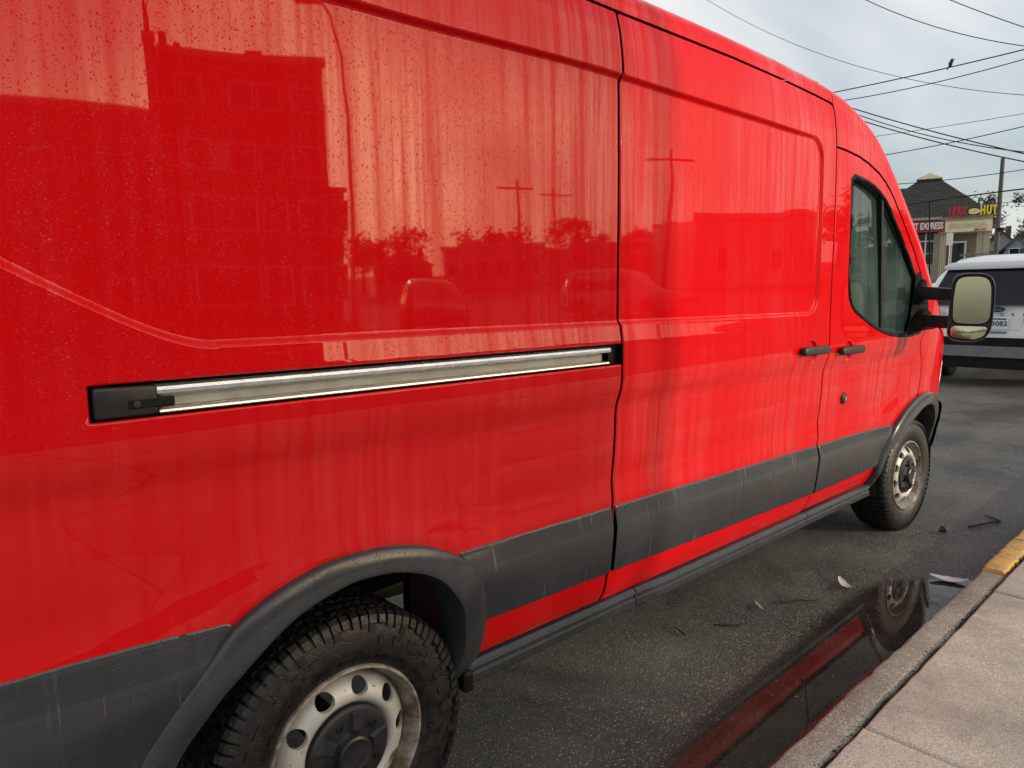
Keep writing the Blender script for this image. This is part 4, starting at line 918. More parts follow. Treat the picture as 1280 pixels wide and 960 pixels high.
up = smooth_outline([(-.078, -.085), (-.05, -.09), (.07, -.092), (.092, -.075), (.094, .02), (.090, .12), (.075, .158), (.04, .166), (-.05, .166), (-.072, .15), (-.082, .03)], 40)
lo = smooth_outline([(-.088, -.155), (-.07, -.172), (.03, -.178), (.07, -.160), (.088, -.12), (.085, -.103), (-.075, -.100), (-.088, -.11)], 40)
for nm, ol in (('mirror_glass', up), ('wide_angle_glass', lo)):
    c = np.mean(ol, axis=0); sh = lambda s: [(c[0] + (x - c[0]) * s, c[1] + (z - c[1]) * s) for x, z in ol]
    fr = head_part('glass_frame', [(sh(1.06), .004), (sh(1.06), -.008), (sh(.99), -.009), (sh(.985), -.004)], M['seal'], hd, Vector((0, 0, 0)))
    head_part(nm, [(sh(1.0), -.0055 if nm == 'mirror_glass' else -.006), (sh(.6), -.0056 if nm == 'mirror_glass' else -.012), (sh(.2), -.0057 if nm == 'mirror_glass' else -.014)], M['mirror'], hd, Vector((0, 0, 0)), capi=(2,))
# ------------------------------------------------------------------ cab interior and aerial
def seat(nm, x, y):
    bm = bmesh.new(); bm_box(bm, (x, y, .95), (.52, .50, .16), .05, None, 3); bm_box(bm, (x - .27, y, 1.35), (.14, .48, .78), .05, Matrix.Rotation(math.radians(0), 3, 'Y'), 3); bm_box(bm, (x - .30, y, 1.83), (.10, .28, .20), .04, None, 3)
    link(nm, smooth_angle(from_bm(nm, bm), 40), M['seat'], VAN)
seat('passenger_seat', 2.95, .55); seat('driver_seat', 2.95, 1.50)
link('dashboard', prism('dashboard', [(3.55, .95), (3.62, 1.20), (3.75, 1.30), (4.15, 1.32), (4.3, 1.2), (4.2, .8), (3.6, .7)], 'y', .10, WID - .10, .03, 2), M['seat'], VAN)
tor = [(3.52 + .06 * math.sin(t), 1.50 + .19 * math.cos(t), 1.22 + .19 * math.sin(t)) for t in np.linspace(0, 2 * math.pi, 28)]
link('steering_wheel', tubem('steering_wheel', tor, .016, 8), M['seat'], VAN)
mb = MB(); mb.box(2.50, 2.53, .08, WID - .08, .47, 2.45); mb.box(2.53, 4.2, .12, WID - .12, .47, .80)
link('bulkhead', mb.mesh('bulkhead'), M['seat'], VAN)
link('aerial', tubem('aerial', [(4.30, .10, 1.40), (4.28, .10, 1.62), (4.20, .10, 2.06)], [.007, .005, .004], 8), M['seal'], VAN)
link('washer_cowl', boxm('washer_cowl', (4.08, .10, 1.33), (.16, .06, .10), .02, seg=2, smooth=True), M['clad'], VAN)
# ------------------------------------------------------------------ vehicles
def make_suv(nm, label, loc, rz, paint, group=None, detail=True):
    T = thing(nm, label, 'car', loc, rz, group); O = Vector((0, 0, 0))
    # outline of the cross-section (right half), local: x forward, y left, z up
    def outline(w, zb, belt, top, tw):
        R_ = [(w * .90, zb), (w * .97, zb + .10), (w, zb + .32), (w * .995, belt - .14), (w * .955, belt), (tw + .10, top - .22), (tw, top - .10), (tw * .86, top - .03), (tw * .5, top - .004)]
        return R_ + [(-y, z) for y, z in R_[::-1]]
    st = [(0.00, .86, .47, 1.06, 1.56, .60, .10), (.02, .94, .44, 1.07, 1.66, .66, .06), (.10, .985, .42, 1.08, 1.72, .70, 0), (.5, 1.0, .42, 1.07, 1.77, .73, 0), (1.2, 1.0, .40, 1.05, 1.785, .75, 0), (2.2, 1.0, .40, 1.03, 1.78, .75, 0), (2.9, 1.0, .40, 1.02, 1.70, .73, 0), (3.35, 1.0, .40, 1.01, 1.45, .80, 0), (3.75, 1.0, .40, 1.0, 1.20, .86, 0), (4.4, .97, .42, .95, 1.08, .82, 0), (4.85, .88, .44, .85, .98, .72, 0), (4.98, .75, .47, .75, .85, .6, 0)]
    V = []; n = 18
    for k, (x, w_, zb, be, top, tw, ins) in enumerate(st):
        for (y, z) in outline(w_, zb, be, top, tw):
            rake = max(0, z - 1.06) * (.50 if k < 3 else .30 if k == 3 else 0); V.append((x + rake, y, z))
    F = [(k * n + i, k * n + (i + 1) % n, (k + 1) * n + (i + 1) % n, (k + 1) * n + i) for k in range(len(st) - 1) for i in range(n)] + [tuple(range(n)), tuple(range((len(st) - 1) * n, len(st) * n))]
    me = mesh(nm + '_body', V, F); bm = bmesh.new(); bm.from_mesh(me); bmesh.ops.recalc_face_normals(bm, faces=bm.faces); bm.to_mesh(me); bm.free(); smooth_angle(me, 38)
    body = link('body', me, paint, T, O)
    def rx(z): return -.004 + max(0, z - 1.06) * .5
    def panel(name, P, mat, th=.006, par=T):
        v = [(rx(z) - th, y, z) for y, z in P] + [(rx(z) + .02, y, z) for y, z in P]; m = len(P)
        me = mesh(name, v, [tuple(range(m))] + [(i, (i + 1) % m, m + (i + 1) % m, m + i) for i in range(m)]); bm = bmesh.new(); bm.from_mesh(me); bmesh.ops.recalc_face_normals(bm, faces=bm.faces); bm.to_mesh(me); bm.free()
        return link(name, me, mat, par, O)
    panel('rear_window', [(-.80, 1.13), (.80, 1.13), (.81, 1.20), (.66, 1.60), (-.66, 1.60), (-.81, 1.20)], M['dglass'], .012)
    for s in (-1, 1):
        v = [(.42, s * .965, 1.10), (3.1, s * .955, 1.08), (2.75, s * .80, 1.60), (.72, s * .79, 1.64), (.55, s * .86, 1.40)]
        v = [(x, y + s * .02, z) for x, y, z in v]; me = mesh('side_window', v + [(x, y - s * .05, z) for x, y, z in v], [(0, 1, 2, 3, 4)] + [(i, (i + 1) % 5, 5 + (i + 1) % 5, 5 + i) for i in range(5)]); link('side_window', me, M['dglass'], T, O)
        panel('tail_lamp', [(s * .62, .985), (s * .97, .99), (s * .965, 1.10), (s * .80, 1.12), (s * .62, 1.045)][::s], M['lamp'], .014)
        panel('tail_lamp_strip', [(s * .60, .965), (s * .975, .965), (s * .975, .985), (s * .60, .985)][::s], M['seal'], .018)
        for wx in (1.02, 3.95):
            wl = link('wheel', lathe_y('wheel', [(.02, .0), (.20, .02), (.235, .0), (.25, .01), (.24, .05)], 28, False), M['galv'], T, Vector((wx, s * 1.0 - s * .02, .375))); wl.rotation_euler = (0, 0, 0 if s < 0 else math.pi)
            link('tyre', lathe_y('tyre', [(.25, .01), (.30, -.005), (.345, .005), (.372, .03), (.375, .12), (.372, .20), (.34, .235), (.25, .23)], 36), M['rubber'], wl, O)
            a_ = [(.44 * math.cos(t), .44 * math.sin(t)) for t in np.linspace(-.2, math.pi + .2, 20)]
            me = mesh('wheel_arch', [(wx + x, s * 1.003, .375 + z) for x, z in a_] + [(wx, s * 1.003, .375)], [(i, i + 1, 20) for i in range(19)]); link('wheel_arch', me, M['seal'], T, O)
    link('spoiler', prism('spoiler', [(-.68, 1.60), (.68, 1.60), (.70, 1.655), (.6, 1.70), (-.6, 1.70), (-.70, 1.655)], 'x', .20, .50, .012, 2), paint, T, O)
    panel('bumper_cover', [(-.96, .42), (.96, .42), (.985, .60), (.985, .70), (-.985, .70), (-.985, .60)], M['seal'], .02)
    panel('bumper_step', [(-.80, .44), (.80, .44), (.88, .585), (-.88, .585)], M['cladlight'], .035)
    panel('under_valance', [(-.80, .28), (.80, .28), (.86, .425), (-.86, .425)], M['seal'], .0)
    panel('plate_recess', [(-.27, .805), (.27, .805), (.30, .975), (-.30, .975)], paint, .003)
    if detail:
        F4 = frame_mat((0, 0, 0), (0, -1, 0), (0, 0, 1))
        def put(name, me, mat, y, z, d, par=T):
            o = link(name, me, mat, par, False); o.matrix_local = Matrix.Translation((rx(z) - d, y, z)) @ F4; return o
        pl = link('number_plate', boxm('number_plate', (rx(.89) - .012, -.0, .885), (.006, .305, .155), .002), M['plate'], T, O)
        put('plate_number', text_mesh('plate_number', '13082', .088, .0008, .0025, 1.05), M['plateblue'], -.02, .885, .0165, pl)
        link('plate_band', boxm('plate_band', (rx(.9) - .0155, 0, .948), (.001, .24, .018)), M['blue'], pl, O)
        ov = [(.105 * math.cos(t), .042 * math.sin(t)) for t in np.linspace(0, 2 * math.pi, 33)[:-1]]
        def disc(name, s, d0, d1): return mesh(name, [(x * s, z * s, d0) for x, z in ov] + [(x * s, z * s, d1) for x, z in ov], [tuple(range(32, 64))] + [(i, (i + 1) % 32, 32 + (i + 1) % 32, 32 + i) for i in range(32)])
        em = put('emblem', disc('emblem', 1.0, 0, .006), M['chrome'], 0, 1.075, .012)
        put('emblem_field', disc('emblem_field', .90, 0, .009), M['blue'], 0, 1.075, .012, T)
        put('emblem_script', text_mesh('emblem_script', 'Ford', .062, .001, .001), M['chrome'], 0, 1.073, .0225, T)
        for i, ch in enumerate('EXPLORER'): put('badge_letter', text_mesh('badge_letter', ch, .055, .004, .001), M['seal'], (3.5 - i) * .125, 1.005, .006)
        link('tailgate_handle', boxm('tailgate_handle', (-.012, 0, .772), (.02, .26, .022), .006), M['cladlight'], T, O)
        bm = bmesh.new(); bm_box(bm, (.27, 0, 1.30), (.012, .75, .014), .002, Matrix.Identity(3)); 
        o = link('rear_wiper', from_bm('rear_wiper', bm), M['seal'], T, Vector((-.19, -.1, -.10))); o.rotation_euler = (math.radians(4), 0, 0)
    for s in (-1, 1): link('roof_rail', tubem('roof_rail', [(.75, s * .66, 1.77), (.85, s * .68, 1.80), (2.6, s * .68, 1.80), (2.75, s * .66, 1.75)], .014, 6), M['seal'], T, O)
    return T
SX = 10.35; pitch = math.atan(float(g(SX + 4) - g(SX)) / 4)
suv = make_suv('parked_suv', 'white sport utility car seen from behind, parked ahead of the red van', (SX, 1.10, float(g(SX)) - .01), 0.0, M['white']); suv.rotation_euler = (0, -pitch, 0)
# ------------------------------------------------------------------ restaurant at the corner
az = math.radians(17); Rg = 52.0
bn = Vector((math.cos(az), math.sin(az), 0)); btv = Vector((math.sin(az), -math.cos(az), 0)); bo = Vector((-.835, -1.453, 0)) + bn * Rg
K = Rg / 40.0
def bz(z40): return 1.48 + (z40 - 1.48) * K
BASE = 2.45
BLD = thing('restaurant', 'small restaurant with dark hipped shingle roof, cupola and red and yellow sign letters', 'building', (bo.x, bo.y, BASE)); BLD.rotation_euler = (0, 0, math.atan2(btv.y, btv.x))
# local: x along the facade to the right, y away from the viewer, z up from BASE
def bp(nm, boxes, mat, par=None, tubes=()):
    mb = MB()
    for b in boxes: mb.box(*b)
    for p, r in tubes: mb.tube(p, r, 8)
    return link(nm, mb.mesh(nm), mat, par or BLD, Vector((0, 0, 0)))
zl = lambda z40: bz(z40) - BASE
e_z = zl(5.05)
bp('wall', [(-9.0, .25, .30, 9, 0, e_z), (.25, 3.2, 1.9, 9, 0, e_z)], M['pillar'])
bp('entry_fascia', [(.45, 3.20, -.25, 1.9, zl(4.30), e_z)], M['stucco'])
def roof_face(P):  # quad/tri with uv in metres
    return P
def roof_mesh(nm, faces, mat):
    me = bpy.data.meshes.new(nm); V = []; F = []; UV = []
    for P in faces:
        P = [Vector(p) for p in P]; b = len(V); V += P; F.append(tuple(range(b, b + len(P)))); ux = (P[1] - P[0]).normalized(); nn = ux.cross(P[-1] - P[0]).normalized(); uy = nn.cross(ux)
        UV += [((p - P[0]).dot(ux), (p - P[0]).dot(uy)) for p in P]
    me.from_pydata([tuple(p) for p in V], [], F); uv = me.uv_layers.new(name='UV')
    for i, l_ in enumerate(me.loops): uv.data[i].uv = UV[l_.vertex_index]
    me.update(); return link(nm, me, mat, BLD, Vector((0, 0, 0)))
def zd(z40, y): return 1.48 + (z40 - 1.48) * (Rg + y) / 40.0 - BASE
rz_ = zd(6.53, 3.2); nz = zd(6.86, 2.6); cx = -.17 * K; nl, nr = -.62 * K, .29 * K
xl, xr = cx - 3.9, 2.35 * K + .25; yf, yb = -.30, 7.6; cy = 3.2; nd = .6
roof_mesh('roof', [[(xl, yf, e_z), (xr, yf, e_z), (nr, cy - nd, nz), (nl, cy - nd, nz)], [(xr, yf, e_z), (xr, yb, e_z), (nr, cy + nd, nz), (nr, cy - nd, nz)], [(xr, yb, e_z), (xl, yb, e_z), (nl, cy + nd, nz), (nr, cy + nd, nz)], [(xl, yb, e_z), (xl, yf, e_z), (nl, cy - nd, nz), (nl, cy + nd, nz)],
                   [(-9.3, yf + .02, e_z + .01), (cx + .4, yf + .02, e_z + .01), (cx - .9, cy, rz_), (-9.3, cy, rz_)], [(cx + .4, 6.7, e_z + .01), (-9.3, 6.7, e_z + .01), (-9.3, cy, rz_), (cx - .9, cy, rz_)]], M['shingle'])
cu = [(nl, cy - nd), (nr, cy - nd), (nr, cy + nd), (nl, cy + nd)]; mb = MB()
mb.add([(x, y, nz - .05) for x, y in cu] + [(x, y, nz + .03) for x, y in cu], [(0, 1, 5, 4), (1, 2, 6, 5), (2, 3, 7, 6), (3, 0, 4, 7)])
link('cupola', mb.mesh('cupola'), M['shingle'], BLD, Vector((0, 0, 0)))
mb = MB(); e2 = .14; c2 = [(nl - e2, cy - nd - e2), (nr + e2, cy - nd - e2), (nr + e2, cy + nd + e2), (nl - e2, cy + nd + e2)]
mb.add([(x, y, nz + .0) for x, y in c2] + [(x, y, nz + .06) for x, y in c2] + [((nl + nr) / 2, cy, zd(7.17, 3.2))], [(0, 1, 5, 4), (1, 2, 6, 5), (2, 3, 7, 6), (3, 0, 4, 7), (4, 5, 8), (5, 6, 8), (6, 7, 8), (7, 4, 8), (3, 2, 1, 0)])
link('cupola_cap', mb.mesh('cupola_cap'), M['stucco'], BLD, Vector((0, 0, 0)))
bp('gutter', [(-9.4, .60, -.42, -.26, e_z - .14, e_z + .02)], M['fascia'])
bp('eave_board', [(-9.2, .45, -.24, .30, zl(4.93), e_z - .14)], M['fascia'])
bn_ = bp('banner_sign', [(-4.6, .57 * K, -.34, -.26, zl(4.38), zl(4.90))], M['signred'])
F2 = frame_mat((0, 0, 0), (1, 0, 0), (0, 0, 1))
def btext(nm, s, size, x, y, z, mat, par, bold=.01, depth=.02, sp=1.0, align='CENTER', sx=1.0):
    me = text_mesh(nm, s, size, depth, bold, sp, align); o = link(nm, me, mat, par, False); o.matrix_local = Matrix.Translation((x, y, z)) @ F2 @ Matrix.Diagonal((sx, 1, 1, 1)); return o
btext('banner_lettering', 'JERK HUT EXPRESS', .56, .53 * K, -.36, zl(4.65), M['letwhite'], bn_, .016, .01, .95, 'RIGHT', .62)
pn = bp('entry_sign', [(.60 * K, 2.42 * K, -.36, -.26, zl(4.33), zl(4.82))], M['signcream'])
btext('entry_lettering', 'JEAN JAMAICAN', .36, 1.5 * K, -.38, zl(4.61), M['stucco2'], pn, .014, .01, 1.0, 'CENTER', .72)
btext('entry_phone', 'JERK HUT', .16, 2.0 * K, -.38, zl(4.40), M['letred'], pn, .006, .01, 1.0, 'CENTER', .9)
for i, (ch, x, m) in enumerate((('J', .74, 'letred'), ('E', .93, 'letred'), ('R', 1.13, 'letred'), ('K', 1.34, 'letred'), ('H', 2.04, 'letyel'), ('U', 2.28, 'letyel'), ('T', 2.50, 'letyel'))):
    o = btext('sign_letter', ch, .70, x * K, -.52, zl(5.24), M[m], BLD, .038, .06, 1.0, 'CENTER', .52)
bp('sign_rail', [(.62 * K, 2.62 * K, -.46, -.40, zl(5.02) - .02, zl(5.02) + .03)], M['fascia'])
ovl = [(.30 * math.cos(t) * (1 + .1 * math.cos(3 * t)), .17 * math.sin(t)) for t in np.linspace(0, 2 * math.pi, 25)[:-1]]
o = link('sign_emblem', prism('sign_emblem', ovl, 'y', -.58, -.50), M['signcream'], BLD, Vector((1.70 * K, 0, zl(5.22))))
link('emblem_dark_half', prism('emblem_dark_half', [(x * .95, z * .5 - .10) for x, z in ovl], 'y', -.57, -.52), M['seal'], o, Vector((.03, 0, 0)))
link('emblem_swirl', prism('emblem_swirl', [(x * .45, z * .45 + .02) for x, z in ovl], 'y', -.60, -.56), M['letyel'], o, Vector((0, 0, 0)))
# pilasters with flutes
for (x0, x1, m) in ((.17 * K, .40 * K, 'pillar'), (.42 * K, .70 * K, 'stucco2'), (1.90 * K, 2.12 * K, 'stucco2'), (2.14 * K, 2.40 * K, 'stucco2')):
    p = bp('pilaster', [(x0, x1, -.10, .40, 0, zl(4.33))], M[m])
    nfl = 3
    for k in range(nfl): xx = x0 + (x1 - x0) * (k + .5) / nfl; bp('flute', [(xx - .025, xx + .025, -.125, -.10, .1, zl(4.25))], M['pillar'], p)
bp('door_recess', [(.70 * K, 1.90 * K, 1.0, 1.1, 0, zl(4.33))], M['pillar'])
d = bp('door_frame', [(.88 * K, .95 * K, .2, .3, 0, zl(3.92)), (1.44 * K, 1.51 * K, .2, .3, 0, zl(3.92)), (.95 * K, 1.44 * K, .2, .3, zl(3.85), zl(3.92)), (.95 * K, 1.44 * K, .2, .3, 0, .15)], M['frames'])
bp('door_glass', [(.95 * K, 1.44 * K, .24, .27, .15, zl(3.85))], M['dglass'], d)
bp('sill_wall', [(-9, .17 * K, .0, .3, 0, zl(2.89))], M['pillar'])
wn = bp('shop_window', [(-4.6, .16 * K, .22, .26, zl(2.89), zl(4.40))], M['dglass'])
for x in (-3.6, -2.5, -1.32, -.70 * K, -.16 * K): bp('mullion', [(x - .045, x + .045, .16, .24, zl(2.89), zl(4.40))], M['frames'], wn)
for z in (3.98, 3.40): bp('transom', [(-4.6, .16 * K, .17, .235, zl(z) - .04, zl(z) + .04)], M['frames' if z > 3.9 else 'pillar'], wn)
bp('step', [(-9, 4.5, -1.6, 0, -.6, .0)], M['kerb'])
sg = thing('street_sign', 'small white parking sign on a thin post before the restaurant door', 'sign', tuple(bo + btv * (.78 * K) - bn * 3.0 + Vector((0, 0, 2.25))))
link('post', tubem('post', [(0, 0, 0), (0, 0, 2.75)], .035, 6), M['galv'], sg, Vector((0, 0, 0)))
pp = link('panel', boxm('panel', (-.04, 0, 2.35), (.02, .34, .70), .005), M['letwhite'], sg, Vector((0, 0, 0)))
# ------------------------------------------------------------------ far things on the right
def house(nm, label, R_, t, w_, d_, h_, rh, wall, group=None):
    c = Vector((-.835, -1.453, 0)) + bn * R_ + btv * t; zb = float(g(c.x)) - .1
    T = thing(nm, label, 'house', (c.x, c.y, zb), math.atan2(btv.y, btv.x), group); O = Vector((0, 0, 0))
    mb = MB(); mb.box(-w_ / 2, w_ / 2, 0, d_, 0, h_); mb.add([(-w_ / 2, 0, h_), (w_ / 2, 0, h_), (0, 0, h_ + rh)], [(0, 1, 2)]); mb.add([(-w_ / 2, d_, h_), (w_ / 2, d_, h_), (0, d_, h_ + rh)], [(0, 2, 1)]); link('wall', mb.mesh('wall'), wall, T, O)
    mb = MB(); q = .35
    for s in (-1, 1): mb.add([(s * (w_ / 2 + q), -q, h_ - .2), (0, -q, h_ + rh + .05), (0, d_ + q, h_ + rh + .05), (s * (w_ / 2 + q), d_ + q, h_ - .2), (s * (w_ / 2 + q), -q, h_ - .38), (0, -q, h_ + rh - .13), (0, d_ + q, h_ + rh - .13), (s * (w_ / 2 + q), d_ + q, h_ - .38)], [(0, 1, 2, 3), (4, 5, 6, 7), (0, 1, 5, 4), (0, 3, 7, 4)])
    rf = link('roof', mb.mesh('roof'), M['roofd'], T, O); mb = MB(); mb.box(w_ * .2, w_ * .2 + .6, d_ * .4, d_ * .4 + .6, h_, h_ + rh + .7); link('chimney', mb.mesh('chimney'), M['brick'], rf, O)
    for ix in (-1, 1):
        for iz in range(2 if h_ > 4 else 1):
            wv = link('window', boxm('window', (0, 0, 0), (1.1, .12, 1.4)), M['frames'], T, Vector((ix * w_ * .24, -.02, 1.6 + iz * 2.7))); link('pane', boxm('pane', (0, -.05, 0), (.9, .06, 1.2)), M['dglass'], wv, O)
    link('door', boxm('door', (0, -.03, 1.05), (1.0, .1, 2.1)), M['roofd'], T, O); return T
house('house', 'pale house with dark gabled roof behind the utility pole', 112, 7.9, 3.6, 8, 2.9, 1.9, M['house'])
house('house', 'bluish house at the right edge beyond the white car', 108, 9.9, 3.4, 8, 2.4, 1.9, M['house2'])
house('house', 'low brown roofed house between tree and utility pole', 118, 12.2, 4.2, 8, 3.0, 2.2, M['brick2'])
def tree(nm, label, c, h, rx_, rz_, n, seed, leaf=.16, bare=False):
    r = random.Random(seed); zb = float(g(c[0])) - .1; T = thing(nm, label, 'tree', (c[0], c[1], zb)); O = Vector((0, 0, 0))
    mb = MB(); mb.tube([(0, 0, 0), (.05, 0, h * .25), (0, .05, h * .5), (.05, 0, h * .8)], [.22, .17, .12, .04], 8); tips = []
    for k in range(14 if not bare else 26):
        a = r.uniform(0, 6.28); z0 = h * r.uniform(.3, .7); l_ = rx_ * r.uniform(.5, .95); e_ = (l_ * math.cos(a), l_ * math.sin(a), z0 + l_ * r.uniform(.3, .9)); mb.tube([(0, 0, z0), (e_[0] * .5, e_[1] * .5, z0 + (e_[2] - z0) * .35), e_], [.07, .045, .015], 5); tips.append(e_)
        if bare:
            for _ in range(4): b = [e_[i] + r.uniform(-.8, .8) for i in range(2)] + [e_[2] + r.uniform(.2, 1.1)]; mb.tube([e_, tuple(b)], [.02, .006], 4)
    link('trunk', mb.mesh('trunk', 60), M['bark'], T, O)
    mb = MB(); cz = h - rz_
    cl = [(r.gauss(0, .45) * rx_, r.gauss(0, .45) * rx_, cz + r.gauss(0, .45) * rz_, r.uniform(.25, .5) * rx_) for _ in range(16)]
    for k in range(n):
        q = r.choice(cl); p = Vector((q[0] + r.gauss(0, .45) * q[3], q[1] + r.gauss(0, .45) * q[3], q[2] + r.gauss(0, .4) * q[3])); a = Vector((r.uniform(-1, 1), r.uniform(-1, 1), r.uniform(-1, 1))).normalized(); b = a.orthogonal().normalized(); s = leaf * r.uniform(.6, 1.3)
        mb.add([p - a * s, p + b * s * .6, p + a * s, p - b * s * .6], [(0, 1, 2, 3)])
    if n: link('crown', mb.mesh('crown'), M['leaf'], T, O)
    return T
c = Vector((-.835, -1.453, 0)) + bn * 64 + btv * 3.75
tree('leafy_tree', 'thin green tree behind the yellow sign letters', (c.x, c.y), 5.3, 1.5, 1.6, 2600, 4, .11)
c = Vector((-.835, -1.453, 0)) + bn * 95 + btv * 9.6; tree('leafy_tree', 'dull green tree among the houses at the right edge', (c.x, c.y), 5.0, 2.2, 1.8, 1500, 9, .15)
# utility pole
def utility_pole(nm, label, x, y, h, lean=(0, 0), arm_rz=0.0, group=None, arms=1, boxes=True):
    T = thing(nm, label, 'pole', (x, y, float(g(x)) - .1), arm_rz, group); O = Vector((0, 0, 0))
    link('shaft', tubem('shaft', [(0, 0, 0), (lean[0] * .5, lean[1] * .5, h * .5), (lean[0], lean[1], h)], [.095, .085, .070], 12), M['wood'], T, O)
    for k in range(arms): link('cross_arm', boxm('cross_arm', (lean[0], lean[1] - .15, h - .5 - k * .9), (2.3, .10, .12), .01), M['wood'], T, O)
    if boxes: link('transformer', lathe_y('transformer', [(.0001, -.35), (.20, -.34), (.22, -.3), (.22, .3), (.20, .34), (.0001, .35)], 14), M['galv'], T, Vector((lean[0] * .6, -.35, h * .72))).rotation_euler = (math.radians(90), 0, 0)
    link('bracket', boxm('bracket', (lean[0] * .45, -.14, h * .50), (.5, .22, .10), .01), M['seal'], T, O)
    return T
utility_pole('utility_pole', 'weathered wooden utility pole right of the restaurant sign', 31.3, 6.08, 5.25, (.10, 0), 0, None, 0, False)
# overhead wires, each spanning the street
WR = [(18,[0.03238,0.11603,5.13951],-2,14,.007,'thin sagging cable highest over the van roof'),(18,[0.05152,0.12251,5.97805],-2,9,.010,'dark cable crossing the top right of the sky'),(18,[0.02501,0.49983,5.52001],-1,7,.010,'cable in the topmost right corner of the sky'),
(22,[0.00512,-0.073,7.90231],-6,16,.016,'dark cable with a bird sitting on it'),(22,[0.01614,-0.21426,8.02598],-6,14,.013,'cable just below the one with the bird'),
(28,[0.00835,0.32302,4.32347],-4,15,.022,'uppermost heavy cable of the bundle sloping down to the right'),(28,[0.02407,0.04901,5.31521],-4,14,.018,'middle heavy cable of the bundle sloping down to the right'),(28,[0.01144,0.26004,4.2996],-4,14,.022,'lowest heavy cable of the bundle sloping down to the right'),
(26,[0.00414,-0.04464,7.0223],-6,16,.009,'faint thin cable below the heavy bundle'),(26,[0.00942,-0.18472,7.14858],-6,15,.015,'dark cable rising to the right across the heavy bundle'),
(30,[0.01239,-0.17878,6.38096],-6,16,.015,'cable passing just behind the roof cupola line'),(24,[-0.00656,0.02444,4.41882],-6,14,.022,'thick cable crossing in front of the restaurant roof'),(31,[-0.012,0.12,4.52],-6,6.1,.012,'short cable ending at the wooden utility pole')]
for (X, c, y0, y1, r_, lb) in WR:
    ys = np.linspace(y0, y1, 40); zz = np.polyval(c, ys)
    o = link('overhead_cable', tubem('overhead_cable', [(X, y, z) for y, z in zip(ys, zz)], r_, 6), M['wire']); tag(o, lb, 'cable', 'cables strung over the street')
# the bird
bm = bmesh.new(); bmesh.ops.create_uvsphere(bm, u_segments=14, v_segments=10, radius=1.0)
for v in bm.verts:
    x, y, z = v.co; v.co = Vector((x * .055, y * .055 + (-.02 if z > .3 else 0), z * .10)); 
    if z > .45: v.co += Vector((0, -.012, .012))
    if z < -.6: v.co += Vector((0, .05 * (-z - .6), -.06 * (-z - .6)))
bm_box(bm, (0, -.085, .085), (.012, .03, .012), .002); bm_box(bm, (0, .055, -.12), (.045, .02, .10), .004, Matrix.Rotation(.4, 3, 'X'))
o = link('bird', smooth_angle(from_bm('bird', bm), 60), M['wire']); o.location = (22, 5.27, 7.77); tag(o, 'small dark bird perched on an overhead cable', 'bird')
# ------------------------------------------------------------------ what stands behind the photographer (seen mirrored in the paint)
def polar(P, azd, D): return (P[0] + D * math.cos(math.radians(azd)), P[1] + D * math.sin(math.radians(azd)))
def block(nm, label, p0, p1, depth, h, mat, nwx, nwz, parapet=True, notch=()):
    a, b = Vector((*p0, 0)), Vector((*p1, 0)); L_ = (b - a).length; ang = math.atan2(b.y - a.y, b.x - a.x); zb = float(g((a.x + b.x) / 2)) - .1
    T = thing(nm, label, 'building', (a.x, a.y, zb), ang); O = Vector((0, 0, 0))
    mb = MB(); mb.box(0, L_, -depth, 0, 0, h); link('wall', mb.mesh('wall'), mat, T, O)
    if parapet: mb = MB(); mb.box(-.15, L_ + .15, -.3, .15, h, h + .35); mb.box(-.15, L_ + .15, -depth, -depth + .3, h, h + .35); link('parapet', mb.mesh('parapet'), M['fascia'], T, O)
    for (x0, x1, hh) in notch: mb = MB(); mb.box(x0, x1, -2.4, -.4, h, h + hh); link('chimney', mb.mesh('chimney'), mat, T, O)
    wmesh = boxm('window', (0, 0, 0), (1.1, .14, 1.5)); pm = boxm('pane', (0, .06, 0), (.94, .06, 1.34))
    for i in range(nwx):
        for k in range(nwz):
            o = link('window', wmesh, M['frames'], T, Vector(((i + .5) * L_ / nwx, .0, 1.7 + k * 3.0))); link('pane', pm, M['dglass'], o, O)
    return T
block('apartment_block', 'long flat roofed brick building across the lot behind the photographer', polar((-.55, 0), -104, 40), polar((-.40, 0), -69.5, 36.6), 9, 10.3, M['brick2'], 9, 3)
block('apartment_tower', 'tall dark brick tower with chimneys, mirrored in the rear side panel', polar((-.25, 0), -68.4, 33.1), polar((-.05, 0), -61.2, 33.0), 9, 12.6, M['brick'], 3, 4, True, ((.2, .9, 1.1), (1.5, 2.0, .7), (2.6, 3.6, .5)))
block('stair_tower', 'narrow brick stair tower left of the tall tower, mirrored in the rear side panel', polar((-.33, 0), -70.8, 33.4), polar((-.27, 0), -68.9, 33.2), 9, 13.3, M['brick2'], 1, 4, True, ((.2, .5, 1.9),))
block('low_annex', 'lower brick annex right of the tall tower, mirrored in the paint', polar((-.05, 0), -61.1, 33.4), polar((-.0, 0), -60.0, 33.5), 8, 6.0, M['brick'], 1, 2, True)
